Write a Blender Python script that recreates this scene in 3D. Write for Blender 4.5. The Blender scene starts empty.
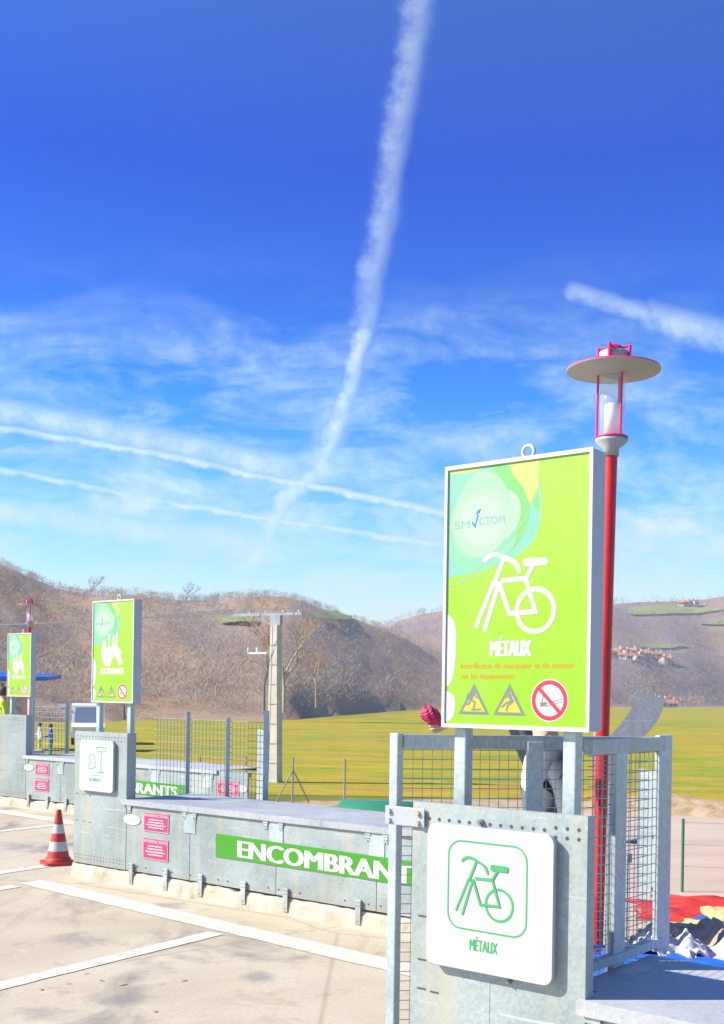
import bpy, bmesh, math, random
from mathutils import Vector, Matrix
random.seed(7)
sc = bpy.context.scene
COL = sc.collection
PI = math.pi

# ------------------------------------------------------------------ camera constants
FPX, CX, CY, ROLL, EYE = 1145.0, 362.0, 694.0, 0.015, 1.692
UX, VX = (.777, -.629), (.629, .777)            # along a bay's wall / into the bay
BAY_ROT = math.atan2(-.629, .777)
O0, LV = (.730, 3.668), (-2.727, 6.327)         # origin of the nearest bay, step to the next bay
LOW = -1.6                                       # ground level below the quay

def bay(k): return (O0[0] + k*LV[0], O0[1] + k*LV[1])
def W(k, u, v, z=0.0):
    o = bay(k)
    return Vector((o[0] + u*UX[0] + v*VX[0], o[1] + u*UX[1] + v*VX[1], z))
def ray(px, py):
    a = (px-CX)/FPX; b = (CY-py)/FPX
    return a*math.cos(ROLL) - b*math.sin(ROLL), a*math.sin(ROLL) + b*math.cos(ROLL)
def at(px, py, D):
    a, b = ray(px, py)
    return Vector((a*D, D, EYE + b*D))

def gp(px, py, z=LOW):
    a, b = ray(px, py); s = (z-EYE)/b
    return (a*s, s)

# ------------------------------------------------------------------ materials
MATS = {}
def new_mat(name, col=(.5, .5, .5), rough=.6, metal=0.0, spec=.5):
    m = bpy.data.materials.new(name); m.use_nodes = True
    b = m.node_tree.nodes['Principled BSDF']
    b.inputs['Base Color'].default_value = (*col, 1)
    b.inputs['Roughness'].default_value = rough
    b.inputs['Metallic'].default_value = metal
    b.inputs['Specular IOR Level'].default_value = spec
    MATS[name] = m
    return m
def nodes(m): return m.node_tree.nodes, m.node_tree.links, m.node_tree.nodes['Principled BSDF']
def noise(nt, scale, detail=4, rough=.55, vec=None, dist=0.0):
    n = nt.nodes.new('ShaderNodeTexNoise'); n.inputs['Scale'].default_value = scale
    n.inputs['Detail'].default_value = detail; n.inputs['Roughness'].default_value = rough
    n.inputs['Distortion'].default_value = dist
    if vec is not None: nt.links.new(vec, n.inputs['Vector'])
    return n.outputs['Fac']
def ramp(nt, fac, stops):
    r = nt.nodes.new('ShaderNodeValToRGB'); e = r.color_ramp.elements
    while len(e) > 1: e.remove(e[-1])
    e[0].position = stops[0][0]; e[0].color = (*stops[0][1], 1)
    for p, c in stops[1:]:
        x = e.new(p); x.color = (*c, 1)
    nt.links.new(fac, r.inputs['Fac'])
    return r.outputs['Color']
def g(v): return (v, v, v)
def mix(nt, fac, a, b, mode='MIX'):
    n = nt.nodes.new('ShaderNodeMix'); n.data_type = 'RGBA'; n.blend_type = mode
    for sock, val in ((n.inputs[0], fac), (n.inputs[6], a), (n.inputs[7], b)):
        if hasattr(val, 'is_output'): nt.links.new(val, sock)
        elif isinstance(val, (int, float)): sock.default_value = val if sock == n.inputs[0] else (val, val, val, 1)
        else: sock.default_value = (*val, 1)
    return n.outputs[2]
def coords(nt, kind='Object', scale=None, rot=None):
    t = nt.nodes.new('ShaderNodeTexCoord').outputs[kind]
    if scale is None and rot is None: return t
    mp = nt.nodes.new('ShaderNodeMapping')
    if scale: mp.inputs['Scale'].default_value = scale
    if rot: mp.inputs['Rotation'].default_value = rot
    nt.links.new(t, mp.inputs['Vector'])
    return mp.outputs['Vector']
def bump(nt, h, strength, dist=.01):
    b = nt.nodes.new('ShaderNodeBump'); b.inputs['Strength'].default_value = strength
    b.inputs['Distance'].default_value = dist
    nt.links.new(h, b.inputs['Height'])
    nt.links.new(b.outputs['Normal'], nt.nodes['Principled BSDF'].inputs['Normal'])

def galv(name, lo, hi, rough=.5, metal=.25, streak=(.42, .40, .30)):
    m = new_mat(name, lo, rough, metal); nt = m.node_tree
    c = coords(nt)
    sp = nt.nodes.new('ShaderNodeTexVoronoi'); sp.inputs['Scale'].default_value = 75
    nt.links.new(c, sp.inputs['Vector'])
    big = noise(nt, 2.3, 6, .65, c, .4)
    base = ramp(nt, big, [(.32, lo), (.64, hi)])
    spangle = ramp(nt, sp.outputs['Color'], [(0, g(.84)), (1, g(1.10))])
    base = mix(nt, 1.0, base, spangle, 'MULTIPLY')
    st = noise(nt, 1.0, 4, .6, coords(nt, 'Object', (9, 9, .55)), .3)
    base = mix(nt, ramp(nt, st, [(.52, g(0)), (.70, g(.75))]), base, streak)
    sc2 = noise(nt, 1.0, 3, .5, coords(nt, 'Object', (2.5, 2.5, 60), (0, .6, 0)), .2)
    base = mix(nt, ramp(nt, sc2, [(.66, g(0)), (.72, g(.35))]), base, (.72, .77, .75))
    oi = nt.nodes.new('ShaderNodeObjectInfo')
    base = mix(nt, 1.0, base, ramp(nt, oi.outputs['Random'], [(0, g(.90)), (1, g(1.10))]), 'MULTIPLY')
    ru = noise(nt, 1.0, 5, .65, coords(nt, 'Object', (6, 6, .9)), .8)
    base = mix(nt, ramp(nt, ru, [(.66, g(0)), (.80, g(.6))]), base, (.40, .27, .12))
    sx = nt.nodes.new('ShaderNodeSeparateXYZ'); nt.links.new(c, sx.inputs[0])
    md = nt.nodes.new('ShaderNodeMath'); md.operation = 'MULTIPLY_ADD'; nt.links.new(big, md.inputs[0]); md.inputs[1].default_value = .25; nt.links.new(sx.outputs['Z'], md.inputs[2])
    base = mix(nt, ramp(nt, md.outputs[0], [(.24, g(.5)), (.36, g(0))]), base, (.33, .29, .22))
    nt.links.new(base, nt.nodes['Principled BSDF'].inputs['Base Color'])
    nt.links.new(ramp(nt, big, [(.3, g(rough-.1)), (.7, g(rough+.14))]), nt.nodes['Principled BSDF'].inputs['Roughness'])
    bump(nt, big, .12, .004)
    return m
galv('galvanised', (.26, .312, .30), (.36, .412, .40))
galv('galvanised_post', (.36, .43, .43), (.50, .57, .57), .45, .3)
galv('galvanised_lid', (.35, .37, .38), (.46, .475, .48), .6, .1, (.42, .42, .42))
galv('dark_steel', (.26, .28, .31), (.34, .36, .39), .5, .3, (.25, .23, .2))
new_mat('bolt', (.32, .33, .34), .4, .7)
new_mat('hole', (.07, .075, .08), .8)
new_mat('brass_bolt', (.62, .5, .3), .4, .6)
new_mat('aluminium', (.43, .45, .48), .5, .2)
new_mat('white_paint', (.54, .54, .53), .45)
new_mat('board_white', (.52, .52, .50), .35)
new_mat('board_edge', (.40, .41, .42), .5)
new_mat('line_green', (.05, .36, .11), .5)
new_mat('name_green', (.045, .27, .008), .45)
new_mat('pink', (.46, .035, .12), .5)
new_mat('pale_pink', (.55, .30, .36), .5)
new_mat('white_ink', (.56, .56, .54), .5)
new_mat('mint', (.19, .46, .27), .45)
new_mat('mint_deep', (.15, .44, .11), .45)
new_mat('mint_blue', (.18, .43, .32), .45)
new_mat('pale_mint', (.28, .46, .29), .45)
new_mat('paler_mint', (.32, .46, .32), .45)
new_mat('logo_ground', (.36, .47, .36), .45)
new_mat('pale_yellow', (.42, .46, .12), .45)
new_mat('sign_yellow', (.50, .45, .03), .45)
new_mat('sign_grey', (.16, .19, .17), .5)
new_mat('sign_red', (.72, .03, .05), .45)
new_mat('orange_ink', (.58, .22, .01), .5)
new_mat('logo_blue', (.01, .17, .36), .5)
new_mat('logo_teal', (.17, .36, .31), .5)
noisy_red = new_mat('lamp_red', (.66, .012, .012), .42); nt = noisy_red.node_tree; f_ = noise(nt, 5, 7, .7, coords(nt, 'Object', (4, 4, .8)), .5); nt.links.new(ramp(nt, f_, [(.3, (.40, .012, .012)), (.5, (.62, .012, .012)), (.66, (.70, .02, .02)), (.74, (.62, .16, .13))]), nt.nodes['Principled BSDF'].inputs['Base Color'])
new_mat('lamp_crimson', (.66, .02, .13), .4)
new_mat('lamp_grey', (.40, .40, .39), .6)
new_mat('cone_orange', (.46, .035, .018), .5)
new_mat('cone_white', (.5, .5, .51), .45)
new_mat('skin', (.62, .36, .26), .6)
new_mat('jacket', (.11, .125, .14), .85)
new_mat('trousers', (.10, .11, .14), .85)
new_mat('shirt_white', (.78, .78, .78), .8)
new_mat('hair', (.06, .045, .035), .7)
new_mat('shoe', (.05, .05, .05), .6)
new_mat('blue_cloth', (.02, .10, .42), .8)
new_mat('teal_cloth', (.06, .18, .30), .8)
new_mat('hivis', (.50, .62, .05), .7)
new_mat('pink_bag', (.50, .02, .085), .6)
new_mat('bin_green', (.03, .21, .11), .5)
new_mat('rubber', (.03, .03, .03), .8)
new_mat('van_white', (.8, .8, .8), .25)
new_mat('van_glass', (.24, .29, .36), .2)
new_mat('blue_paint', (.015, .09, .42), .4)
new_mat('fence_green', (.05, .20, .10), .6)
new_mat('wire', (.33, .36, .38), .45, .5)
new_mat('orange_paint', (.72, .27, .08), .5)
new_mat('house_wall', (.62, .53, .42), .8)
new_mat('house_roof', (.45, .19, .10), .8)
new_mat('house_window', (.05, .05, .06), .3)
new_mat('insulator', (.7, .72, .72), .3)

# gradient of printed lime: the print itself runs from a paler to a stronger lime
m = new_mat('lime', (.5, .9, .05), .42); nt = m.node_tree
sep = nt.nodes.new('ShaderNodeSeparateXYZ'); nt.links.new(coords(nt), sep.inputs[0])
mr = nt.nodes.new('ShaderNodeMapRange'); mr.inputs[1].default_value = 1.6; mr.inputs[2].default_value = 2.5
nt.links.new(sep.outputs['Z'], mr.inputs[0])
nt.links.new(ramp(nt, mr.outputs[0], [(0, (.245, .50, .008)), (.5, (.27, .50, .014)), (1, (.30, .51, .040))]), nt.nodes['Principled BSDF'].inputs['Base Color'])
lc = nt.nodes['Principled BSDF'].inputs['Base Color'].links[0].from_socket
fd = noise(nt, 3.5, 6, .7, coords(nt, 'Object', (1, 1, .45)), .6)
nt.links.new(mix(nt, ramp(nt, fd, [(.45, g(0)), (.75, g(.28))]), lc, (.34, .48, .12)), nt.nodes['Principled BSDF'].inputs['Base Color'])

def noisy(name, stops, scale, rough=.85, detail=6, bumpk=.3, dist=.01, sc3=None):
    m = new_mat(name, (.5, .5, .5), rough); nt = m.node_tree
    f = noise(nt, scale, detail, .65, coords(nt, 'Object', sc3) if sc3 else coords(nt), .3)
    nt.links.new(ramp(nt, f, stops), nt.nodes['Principled BSDF'].inputs['Base Color'])
    if bumpk: bump(nt, f, bumpk, dist)
    return m
noisy('kerb_concrete', [(.25, (.28, .22, .13)), (.45, (.47, .41, .30)), (.7, (.56, .51, .41))], 5, bumpk=.5)
noisy('pole_concrete', [(.3, (.46, .42, .33)), (.7, (.60, .56, .46))], 3, bumpk=.2)
noisy('sand', [(.3, (.43, .31, .22)), (.5, (.48, .36, .26)), (.72, (.53, .42, .32))], .6, detail=9, bumpk=.5, dist=.05, sc3=(.35, 1.6, 1))
noisy('bank', [(.32, (.20, .19, .05)), (.5, (.40, .28, .16)), (.7, (.50, .38, .25))], 2.2, detail=8, bumpk=.6, dist=.06)
noisy('cardboard', [(.3, (.40, .33, .11)), (.7, (.50, .45, .21))], 4, bumpk=.2)
noisy('purple_cloth', [(.3, (.34, .32, .62)), (.6, (.45, .44, .75)), (.8, (.58, .46, .62))], 5, bumpk=.4)
noisy('white_cloth', [(.3, (.46, .44, .43)), (.7, (.58, .57, .56))], 6, bumpk=.4)
noisy('brown_shade_and_leaf', [(.3, (.34, .24, .19)), (.7, (.46, .35, .27))], 5, bumpk=.4)  # brown of the dry leaves, and of the shadow painted in the skip
noisy('red_tarp', [(.3, (.34, .018, .010)), (.7, (.52, .04, .02))], 7, .4, bumpk=.5)
noisy('blue_tarp', [(.3, (.01, .08, .38)), (.7, (.02, .14, .55))], 7, .4, bumpk=.4)
noisy('bark_grey', [(.3, (.13, .11, .10)), (.7, (.24, .21, .19))], 3, bumpk=0)
noisy('bark_pale', [(.3, (.34, .25, .15)), (.7, (.52, .42, .28))], 3, bumpk=0)

# worn concrete yard
m = new_mat('yard', (.4, .36, .3), .88); nt = m.node_tree; c = coords(nt)
f1 = noise(nt, .55, 7, .62, c, .5); f2 = noise(nt, 38, 5, .7, c); f3 = noise(nt, 1.3, 5, .6, coords(nt, 'Object', (1, .55, 1), (0, 0, .7)), .9)
base = ramp(nt, f1, [(.28, (.385, .315, .215)), (.5, (.48, .41, .29)), (.72, (.55, .485, .36))])
base = mix(nt, 1.0, base, ramp(nt, f2, [(.25, g(.84)), (.75, g(1.12))]), 'MULTIPLY')
base = mix(nt, ramp(nt, f3, [(.52, g(0)), (.60, g(.35)), (.70, g(.9))]), base, (.20, .175, .155))
f4 = noise(nt, 2.1, 5, .7, c, 1.2)
base = mix(nt, ramp(nt, f4, [(.58, g(0)), (.72, g(.6))]), base, (.27, .195, .13))
f5 = noise(nt, .9, 7, .7, c, 1.6)
base = mix(nt, ramp(nt, f5, [(.56, g(0)), (.68, g(.6))]), base, (.54, .475, .36))
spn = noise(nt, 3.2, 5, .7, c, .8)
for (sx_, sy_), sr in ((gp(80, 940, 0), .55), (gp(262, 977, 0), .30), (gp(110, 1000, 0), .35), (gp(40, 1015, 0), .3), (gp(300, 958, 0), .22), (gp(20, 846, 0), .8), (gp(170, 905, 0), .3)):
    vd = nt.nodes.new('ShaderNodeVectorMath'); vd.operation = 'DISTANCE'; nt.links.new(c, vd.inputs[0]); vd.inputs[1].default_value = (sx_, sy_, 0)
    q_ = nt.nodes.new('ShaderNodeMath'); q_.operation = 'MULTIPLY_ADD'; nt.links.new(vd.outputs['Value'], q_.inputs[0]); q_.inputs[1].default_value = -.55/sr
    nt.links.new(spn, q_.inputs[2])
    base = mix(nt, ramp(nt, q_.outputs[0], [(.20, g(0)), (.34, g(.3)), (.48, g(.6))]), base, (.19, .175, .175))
gr = noise(nt, 160, 3, .8, c)
base = mix(nt, 1.0, base, ramp(nt, gr, [(.3, g(.78)), (.5, g(1)), (.7, g(1.14))]), 'MULTIPLY')
tm = noise(nt, 1.0, 4, .6, coords(nt, 'Object', (5.5, .35, 1), (0, 0, -.95)), .25)
base = mix(nt, ramp(nt, tm, [(.60, g(0)), (.74, g(.4))]), base, (.24, .195, .15))
vo = nt.nodes.new('ShaderNodeTexVoronoi'); vo.feature = 'DISTANCE_TO_EDGE'; vo.inputs['Scale'].default_value = .42
wob = mix(nt, .12, c, nt.nodes.new('ShaderNodeTexNoise').outputs['Color'])
nt.links.new(wob, vo.inputs['Vector'])
base = mix(nt, ramp(nt, vo.outputs['Distance'], [(.002, g(.4)), (.006, g(0))]), base, (.2, .16, .12))
nt.links.new(base, nt.nodes['Principled BSDF'].inputs['Base Color']); bump(nt, f2, .35, .004)
# paint worn through in places
m = new_mat('line_paint', (.7, .68, .64), .75); nt = m.node_tree; c = coords(nt)
w = noise(nt, 9, 8, .75, c, .4)
nt.links.new(ramp(nt, w, [(.36, (.46, .40, .30)), (.47, (.59, .545, .45)), (.74, (.64, .60, .51))]), nt.nodes['Principled BSDF'].inputs['Base Color'])

# meadow
m = new_mat('meadow', (.2, .2, .03), .95, 0, .1); nt = m.node_tree; c = coords(nt, 'Object', (.35, 1.0, 1))
a = noise(nt, .09, 9, .68, c, .6); b2 = noise(nt, .24, 9, .74, coords(nt, 'Object', (.4, 1, 1)), .5); d2 = noise(nt, 5, 6, .7, coords(nt))
base = ramp(nt, a, [(.30, (.21, .27, .012)), (.46, (.28, .285, .010)), (.6, (.33, .29, .012)), (.75, (.38, .28, .045))])
base = mix(nt, ramp(nt, b2, [(.44, g(0)), (.58, g(.9))]), base, (.43, .26, .04))
b3 = noise(nt, .15, 9, .74, coords(nt, 'Object', (.4, 1, 1), (0, 0, .1)), .5)
base = mix(nt, ramp(nt, b3, [(.48, g(0)), (.6, g(.75))]), base, (.17, .25, .03))
b4 = noise(nt, .8, 8, .8, coords(nt, 'Object', (.5, 1, 1)), .2)
base = mix(nt, 1.0, base, ramp(nt, b4, [(.3, g(.68)), (.5, g(1)), (.7, g(1.22))]), 'MULTIPLY')
base = mix(nt, 1.0, base, ramp(nt, d2, [(.2, g(.75)), (.8, g(1.25))]), 'MULTIPLY')
nt.links.new(base, nt.nodes['Principled BSDF'].inputs['Base Color']); bump(nt, b2, .6, .15)
m = new_mat('low_grass', (.16, .17, .04), .95, 0, .1); nt = m.node_tree
a = noise(nt, .3, 9, .7, coords(nt), .4)
nt.links.new(ramp(nt, a, [(.3, (.10, .13, .02)), (.52, (.20, .19, .04)), (.7, (.30, .23, .12))]), nt.nodes['Principled BSDF'].inputs['Base Color']); bump(nt, a, .5, .05)

def hill_mat(name, stops, meadow_hi):
    m = new_mat(name, (.2, .18, .16), 1.0, 0, .05); nt = m.node_tree
    c = coords(nt)
    big = noise(nt, .011, 6, .6, c, .6); mid = noise(nt, .06, 6, .7, c, .3); fine = noise(nt, .5, 6, .8, coords(nt, 'Object', (1, 1, .35)))
    base = ramp(nt, big, stops)
    base = mix(nt, ramp(nt, mid, [(.45, g(0)), (.68, g(.5))]), base, (.25, .16, .09))
    base = mix(nt, 1.0, base, ramp(nt, fine, [(.2, g(.90)), (.8, g(1.10))]), 'MULTIPLY')
    nt.links.new(base, nt.nodes['Principled BSDF'].inputs['Base Color']); bump(nt, fine, .35, 1.0)
hill_mat('wooded_hill', [(.3, (.28, .22, .185)), (.48, (.34, .255, .185)), (.6, (.38, .255, .15)), (.74, (.29, .26, .13))], 0)
hill_mat('far_wooded_hill', [(.28, (.19, .155, .17)), (.45, (.26, .20, .185)), (.56, (.33, .235, .16)), (.72, (.25, .24, .11))], 0)
noisy('hill_meadow', [(.3, (.17, .23, .05)), (.7, (.25, .29, .08))], .03, .95, bumpk=0)
noisy('twig_grey', [(.3, (.33, .275, .24)), (.7, (.42, .35, .30))], .08, .95, bumpk=0)
noisy('twig_brown', [(.3, (.36, .26, .17)), (.7, (.47, .33, .20))], .08, .95, bumpk=0)
noisy('twig_rust', [(.3, (.40, .25, .15)), (.7, (.52, .33, .19))], .08, .95, bumpk=0)
noisy('twig_violet', [(.3, (.25, .20, .24)), (.7, (.33, .27, .30))], .08, .95, bumpk=0)
noisy('leaf_green', [(.3, (.12, .16, .02)), (.7, (.22, .24, .03))], .08, .95, bumpk=0)
noisy('dry_grass', [(.3, (.32, .27, .03)), (.7, (.42, .32, .06))], .8, .95, bumpk=0)
# clear lamp cylinder
m = new_mat('lamp_glass', (.75, .82, .9), .08); b = m.node_tree.nodes['Principled BSDF']
b.inputs['Alpha'].default_value = .16
m = new_mat('plastic_tube', (.84, .84, .85), .4)

# ------------------------------------------------------------------ mesh building
class MB:
    def __init__(s): s.v = []; s.f = []; s.m = []; s.sm = []
    def add(s, vs, fs, m=0, smooth=False):
        o = len(s.v); s.v += [tuple(p) for p in vs]
        for f in fs: s.f.append([o+i for i in f]); s.m.append(m); s.sm.append(smooth)
    def box(s, x0, x1, y0, y1, z0, z1, m=0, bev=0):
        bm = bmesh.new(); bmesh.ops.create_cube(bm, size=1)
        for v in bm.verts:
            v.co = ((x0+x1)/2 + v.co.x*(x1-x0), (y0+y1)/2 + v.co.y*(y1-y0), (z0+z1)/2 + v.co.z*(z1-z0))
        if bev: bmesh.ops.bevel(bm, geom=bm.edges[:], offset=bev, segments=2, affect='EDGES', profile=.5)
        s.bm(bm, m)
    def bm(s, bm, m=0, smooth=False, M=None):
        bm.verts.index_update()
        s.add([(M @ v.co if M else v.co.copy()) for v in bm.verts], [[v.index for v in f.verts] for f in bm.faces], m, smooth)
        bm.free()
    def tube(s, a, b, r, r2=None, n=8, m=0, cap=True, smooth=True):
        a = Vector(a); b = Vector(b); d = b-a
        if d.length < 1e-7: return
        q = d.to_track_quat('Z', 'Y'); r2 = r if r2 is None else r2
        vs = [a + q @ Vector((r*math.cos(2*PI*i/n), r*math.sin(2*PI*i/n), 0)) for i in range(n)] + \
             [b + q @ Vector((r2*math.cos(2*PI*i/n), r2*math.sin(2*PI*i/n), 0)) for i in range(n)]
        s.add(vs, [[i, (i+1) % n, n+(i+1) % n, n+i] for i in range(n)], m, smooth)
        if cap: s.add(vs[:n], [list(range(n))[::-1]], m); s.add(vs[n:], [list(range(n))], m)
    def lathe(s, prof, c=(0, 0, 0), n=32, m=0, smooth=True):
        vs = []
        for r, z in prof:
            for i in range(n): vs.append((c[0]+r*math.cos(2*PI*i/n), c[1]+r*math.sin(2*PI*i/n), c[2]+z))
        fs = [[j*n+i, j*n+(i+1) % n, (j+1)*n+(i+1) % n, (j+1)*n+i] for j in range(len(prof)-1) for i in range(n)]
        s.add(vs, fs, m, smooth)
    def flat(s, pts, y, m=0):          # polygon in the x-z plane at depth y, facing -y
        a = sum(pts[i][0]*pts[(i+1) % len(pts)][1] - pts[(i+1) % len(pts)][0]*pts[i][1] for i in range(len(pts)))
        if a < 0: pts = pts[::-1]
        s.add([(p[0], y, p[1]) for p in pts], [list(range(len(pts)))], m)
    def slab(s, pts, y0, y1, m=0):     # the same polygon given thickness
        a = sum(pts[i][0]*pts[(i+1) % len(pts)][1] - pts[(i+1) % len(pts)][0]*pts[i][1] for i in range(len(pts)))
        if a < 0: pts = pts[::-1]
        n = len(pts)
        s.add([(p[0], y0, p[1]) for p in pts] + [(p[0], y1, p[1]) for p in pts],
              [list(range(n)), [n+i for i in range(n)][::-1]] + [[(i+1) % n, i, n+i, n+(i+1) % n] for i in range(n)], m)
    def stroke(s, pts, w, y, m=0, closed=False):   # mitred ribbon in the x-z plane
        n = len(pts); L = []; R = []
        for i in range(n):
            p = Vector(pts[i])
            a = Vector(pts[i-1]) if (i > 0 or closed) else None
            b = Vector(pts[(i+1) % n]) if (i < n-1 or closed) else None
            d1 = (p-a).normalized() if a is not None else None; d2 = (b-p).normalized() if b is not None else None
            if d1 is None: d1 = d2
            if d2 is None: d2 = d1
            t = (d1+d2); t = t.normalized() if t.length > 1e-6 else d1
            nn = Vector((-t.y, t.x)); k = 1/max(.5, nn.dot(Vector((-d1.y, d1.x))))
            e = Vector((0, 0))
            if not closed and i == 0: e = -d2*w*.35
            if not closed and i == n-1: e = d1*w*.35
            L.append(p+e+nn*w/2*k); R.append(p+e-nn*w/2*k)
        vs = [(q.x, y, q.y) for q in L] + [(q.x, y, q.y) for q in R]
        s.add(vs, [[n+i, n+(i+1) % n, (i+1) % n, i] for i in range(n if closed else n-1)], m)
    def ring(s, c, r, w, y, m=0, n=40, sx=1.0):
        s.stroke([(c[0]+sx*r*math.cos(-2*PI*i/n), c[1]+r*math.sin(-2*PI*i/n)) for i in range(n)], w, y, m, True)
    def disc(s, c, rx, rz, y, m=0, n=36):
        s.flat([(c[0]+rx*math.cos(2*PI*i/n), c[1]+rz*math.sin(2*PI*i/n)) for i in range(n)], y, m)
    def text(s, txt, x0, x1, z0, z1, y, m=0, bold=0.0, keep=False):
        if bold > .008:
            for i, dx in enumerate((-.5, 0, .5)):
                s.text(txt, x0+(x1-x0)*0+bold*dx*(z1-z0), x1+bold*dx*(z1-z0), z0-abs(dx)*.0, z1, y-.00015*i, m, 0)
            return
        vs, fs = text_mesh(txt, bold)
        ax = [p[0] for p in vs]; az = [p[1] for p in vs]
        sx = (x1-x0)/(max(ax)-min(ax)); sz = (z1-z0)/(max(az)-min(az))
        if keep: sz = min(sx, sz); sx = sz
        s.add([(x0+(p[0]-min(ax))*sx, y, z0+(p[1]-min(az))*sz) for p in vs], fs, m)
    def build(s, name, mats, parent=None, loc=None):
        me = bpy.data.meshes.new(name); me.from_pydata(s.v, [], s.f)
        for mm in ([mats] if isinstance(mats, str) else mats): me.materials.append(MATS[mm])
        me.polygons.foreach_set('material_index', s.m); me.polygons.foreach_set('use_smooth', s.sm)
        me.update()
        o = bpy.data.objects.new(name, me); COL.objects.link(o)
        if parent: o.parent = parent
        if loc is not None: o.location = loc
        return o
TXT = {}
def text_mesh(txt, bold):
    if (txt, bold) in TXT: return TXT[(txt, bold)]
    cu = bpy.data.curves.new('t', 'FONT'); cu.body = txt; cu.size = 1; cu.offset = bold; cu.resolution_u = 3
    o = bpy.data.objects.new('t', cu); COL.objects.link(o)
    dg = bpy.context.evaluated_depsgraph_get(); dg.update()
    me = bpy.data.meshes.new_from_object(o.evaluated_get(dg))
    r = ([(v.co.x, v.co.y) for v in me.vertices], [list(p.vertices) for p in me.polygons])
    bpy.data.objects.remove(o); bpy.data.curves.remove(cu); bpy.data.meshes.remove(me)
    TXT[(txt, bold)] = r
    return r
def tag(o, label=None, cat=None, group=None, kind=None):
    if label: o['label'] = label
    if cat: o['category'] = cat
    if group: o['group'] = group
    if kind: o['kind'] = kind
    return o
def thing(name, label, cat, loc=(0, 0, 0), rz=0.0, group=None):
    o = bpy.data.objects.new(name, None); COL.objects.link(o); o.empty_display_size = .1
    o.location = loc; o.rotation_euler = (0, 0, rz)
    return tag(o, label, cat, group)
def rrect(x0, x1, z0, z1, r, n=6):
    P = []
    for cx, cz, a0 in ((x1-r, z1-r, 0), (x0+r, z1-r, 90), (x0+r, z0+r, 180), (x1-r, z0+r, 270)):
        for i in range(n+1):
            a = math.radians(a0+90*i/n); P.append((cx+r*math.cos(a), cz+r*math.sin(a)))
    return P
def bez(p0, p1, p2, n=8): return [((1-t)**2*p0[0]+2*t*(1-t)*p1[0]+t*t*p2[0], (1-t)**2*p0[1]+2*t*(1-t)*p1[1]+t*t*p2[1]) for t in [i/n for i in range(n+1)]]

# ------------------------------------------------------------------ ground, quay, markings
def sheet(name, pts, z, mat, kind='structure', sub=0):
    me = bpy.data.meshes.new(name); me.from_pydata([(p[0], p[1], z) for p in pts], [], [list(range(len(pts)))])
    me.materials.append(MATS[mat]); o = bpy.data.objects.new(name, me); COL.objects.link(o); o['kind'] = kind
    return o
R = 5200
sheet('ground', [(R*math.cos(2*PI*i/48), R*math.sin(2*PI*i/48)) for i in range(48)][::1], LOW, 'low_grass')

edge = []
for k in range(6, -3, -1):
    for u, v in ((-.03, .03), (5.16, .03), (5.40, -.25), (5.54, -.40), (5.54, -2.32), (6.05, -2.36)):
        p = W(k, u, v); edge.append((p.x, p.y))
outline = [(-70, edge[0][1]+2)] + edge + [(20, -20), (-70, -20)]
mb = MB(); n = len(outline)
mb.add([(x, y, 0) for x, y in outline] + [(x, y, LOW-.05) for x, y in outline],
       [list(range(n))[::-1]] + [[i, (i+1) % n, n+(i+1) % n, n+i] for i in range(n)], 0)
quay = tag(mb.build('pavement', 'yard'), kind='structure')
bm = bmesh.new(); bm.from_mesh(quay.data); bmesh.ops.recalc_face_normals(bm, faces=bm.faces[:]); bm.to_mesh(quay.data); bm.free()

for k in range(3, -1, -1):                       # low concrete kerb the guard walls stand on, chipped along its top
    mb = MB(); N = 90; u0, u1 = -.68, 5.12
    rows = []
    for i in range(N+1):
        u = u0+(u1-u0)*i/N
        dz = -.012*random.random() - (.03*random.random() if random.random() < .12 else 0)
        dv = .012*random.random()
        rows.append([(u, -.125+dv*.5, 0), (u, -.118+dv, .10+dz*.5), (u, -.104+dv, .136+dz), (u, .028, .138), (u, .028, 0)])
    vs = [p for r in rows for p in r]
    mb.add(vs, [[i*5+j, (i+1)*5+j, (i+1)*5+j+1, i*5+j+1] for i in range(N) for j in range(4)], 0)
    mb.add(rows[0], [[4, 3, 2, 1, 0]], 0); mb.add(rows[-1], [[0, 1, 2, 3, 4]], 0)
    o = mb.build('kerb', 'kerb_concrete', None, W(k, 0, 0)); o.rotation_euler.z = BAY_ROT; o['kind'] = 'structure'

def strip(k, a, b, w, z=.004):
    a = Vector(a); b = Vector(b); d = (b-a).normalized(); nn = Vector((-d.y, d.x))*w/2
    N = max(2, int((b-a).length/.12)); vs = []
    for i in range(N+1):
        p = a+(b-a)*i/N
        for s in (1, -1):
            q = p+nn*s*(1+random.uniform(-.07, .05)); vs.append((*W(k, q.x, q.y).xy, z))
    me = bpy.data.meshes.new('painted_line'); me.from_pydata(vs, [], [[2*i, 2*i+1, 2*i+3, 2*i+2] for i in range(N)])
    me.materials.append(MATS['line_paint']); o = bpy.data.objects.new('painted_line', me); COL.objects.link(o); o['kind'] = 'structure'
for k in (1, 2, 3):
    strip(k, (-.72, -.52), (5.0, -.94), .25)
    for u, l, w in ((-.62, 4.2, .15), (2.02, 4.6, .15), (4.55, 4.6, .15)):
        y0 = -.64-.07*u/1.0*.9-.135
        strip(k, (u, y0), (u+.13*l/2, -l), w)
strip(0, (-6.0, -2.1), (-2.5, -2.35), .2)

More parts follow.
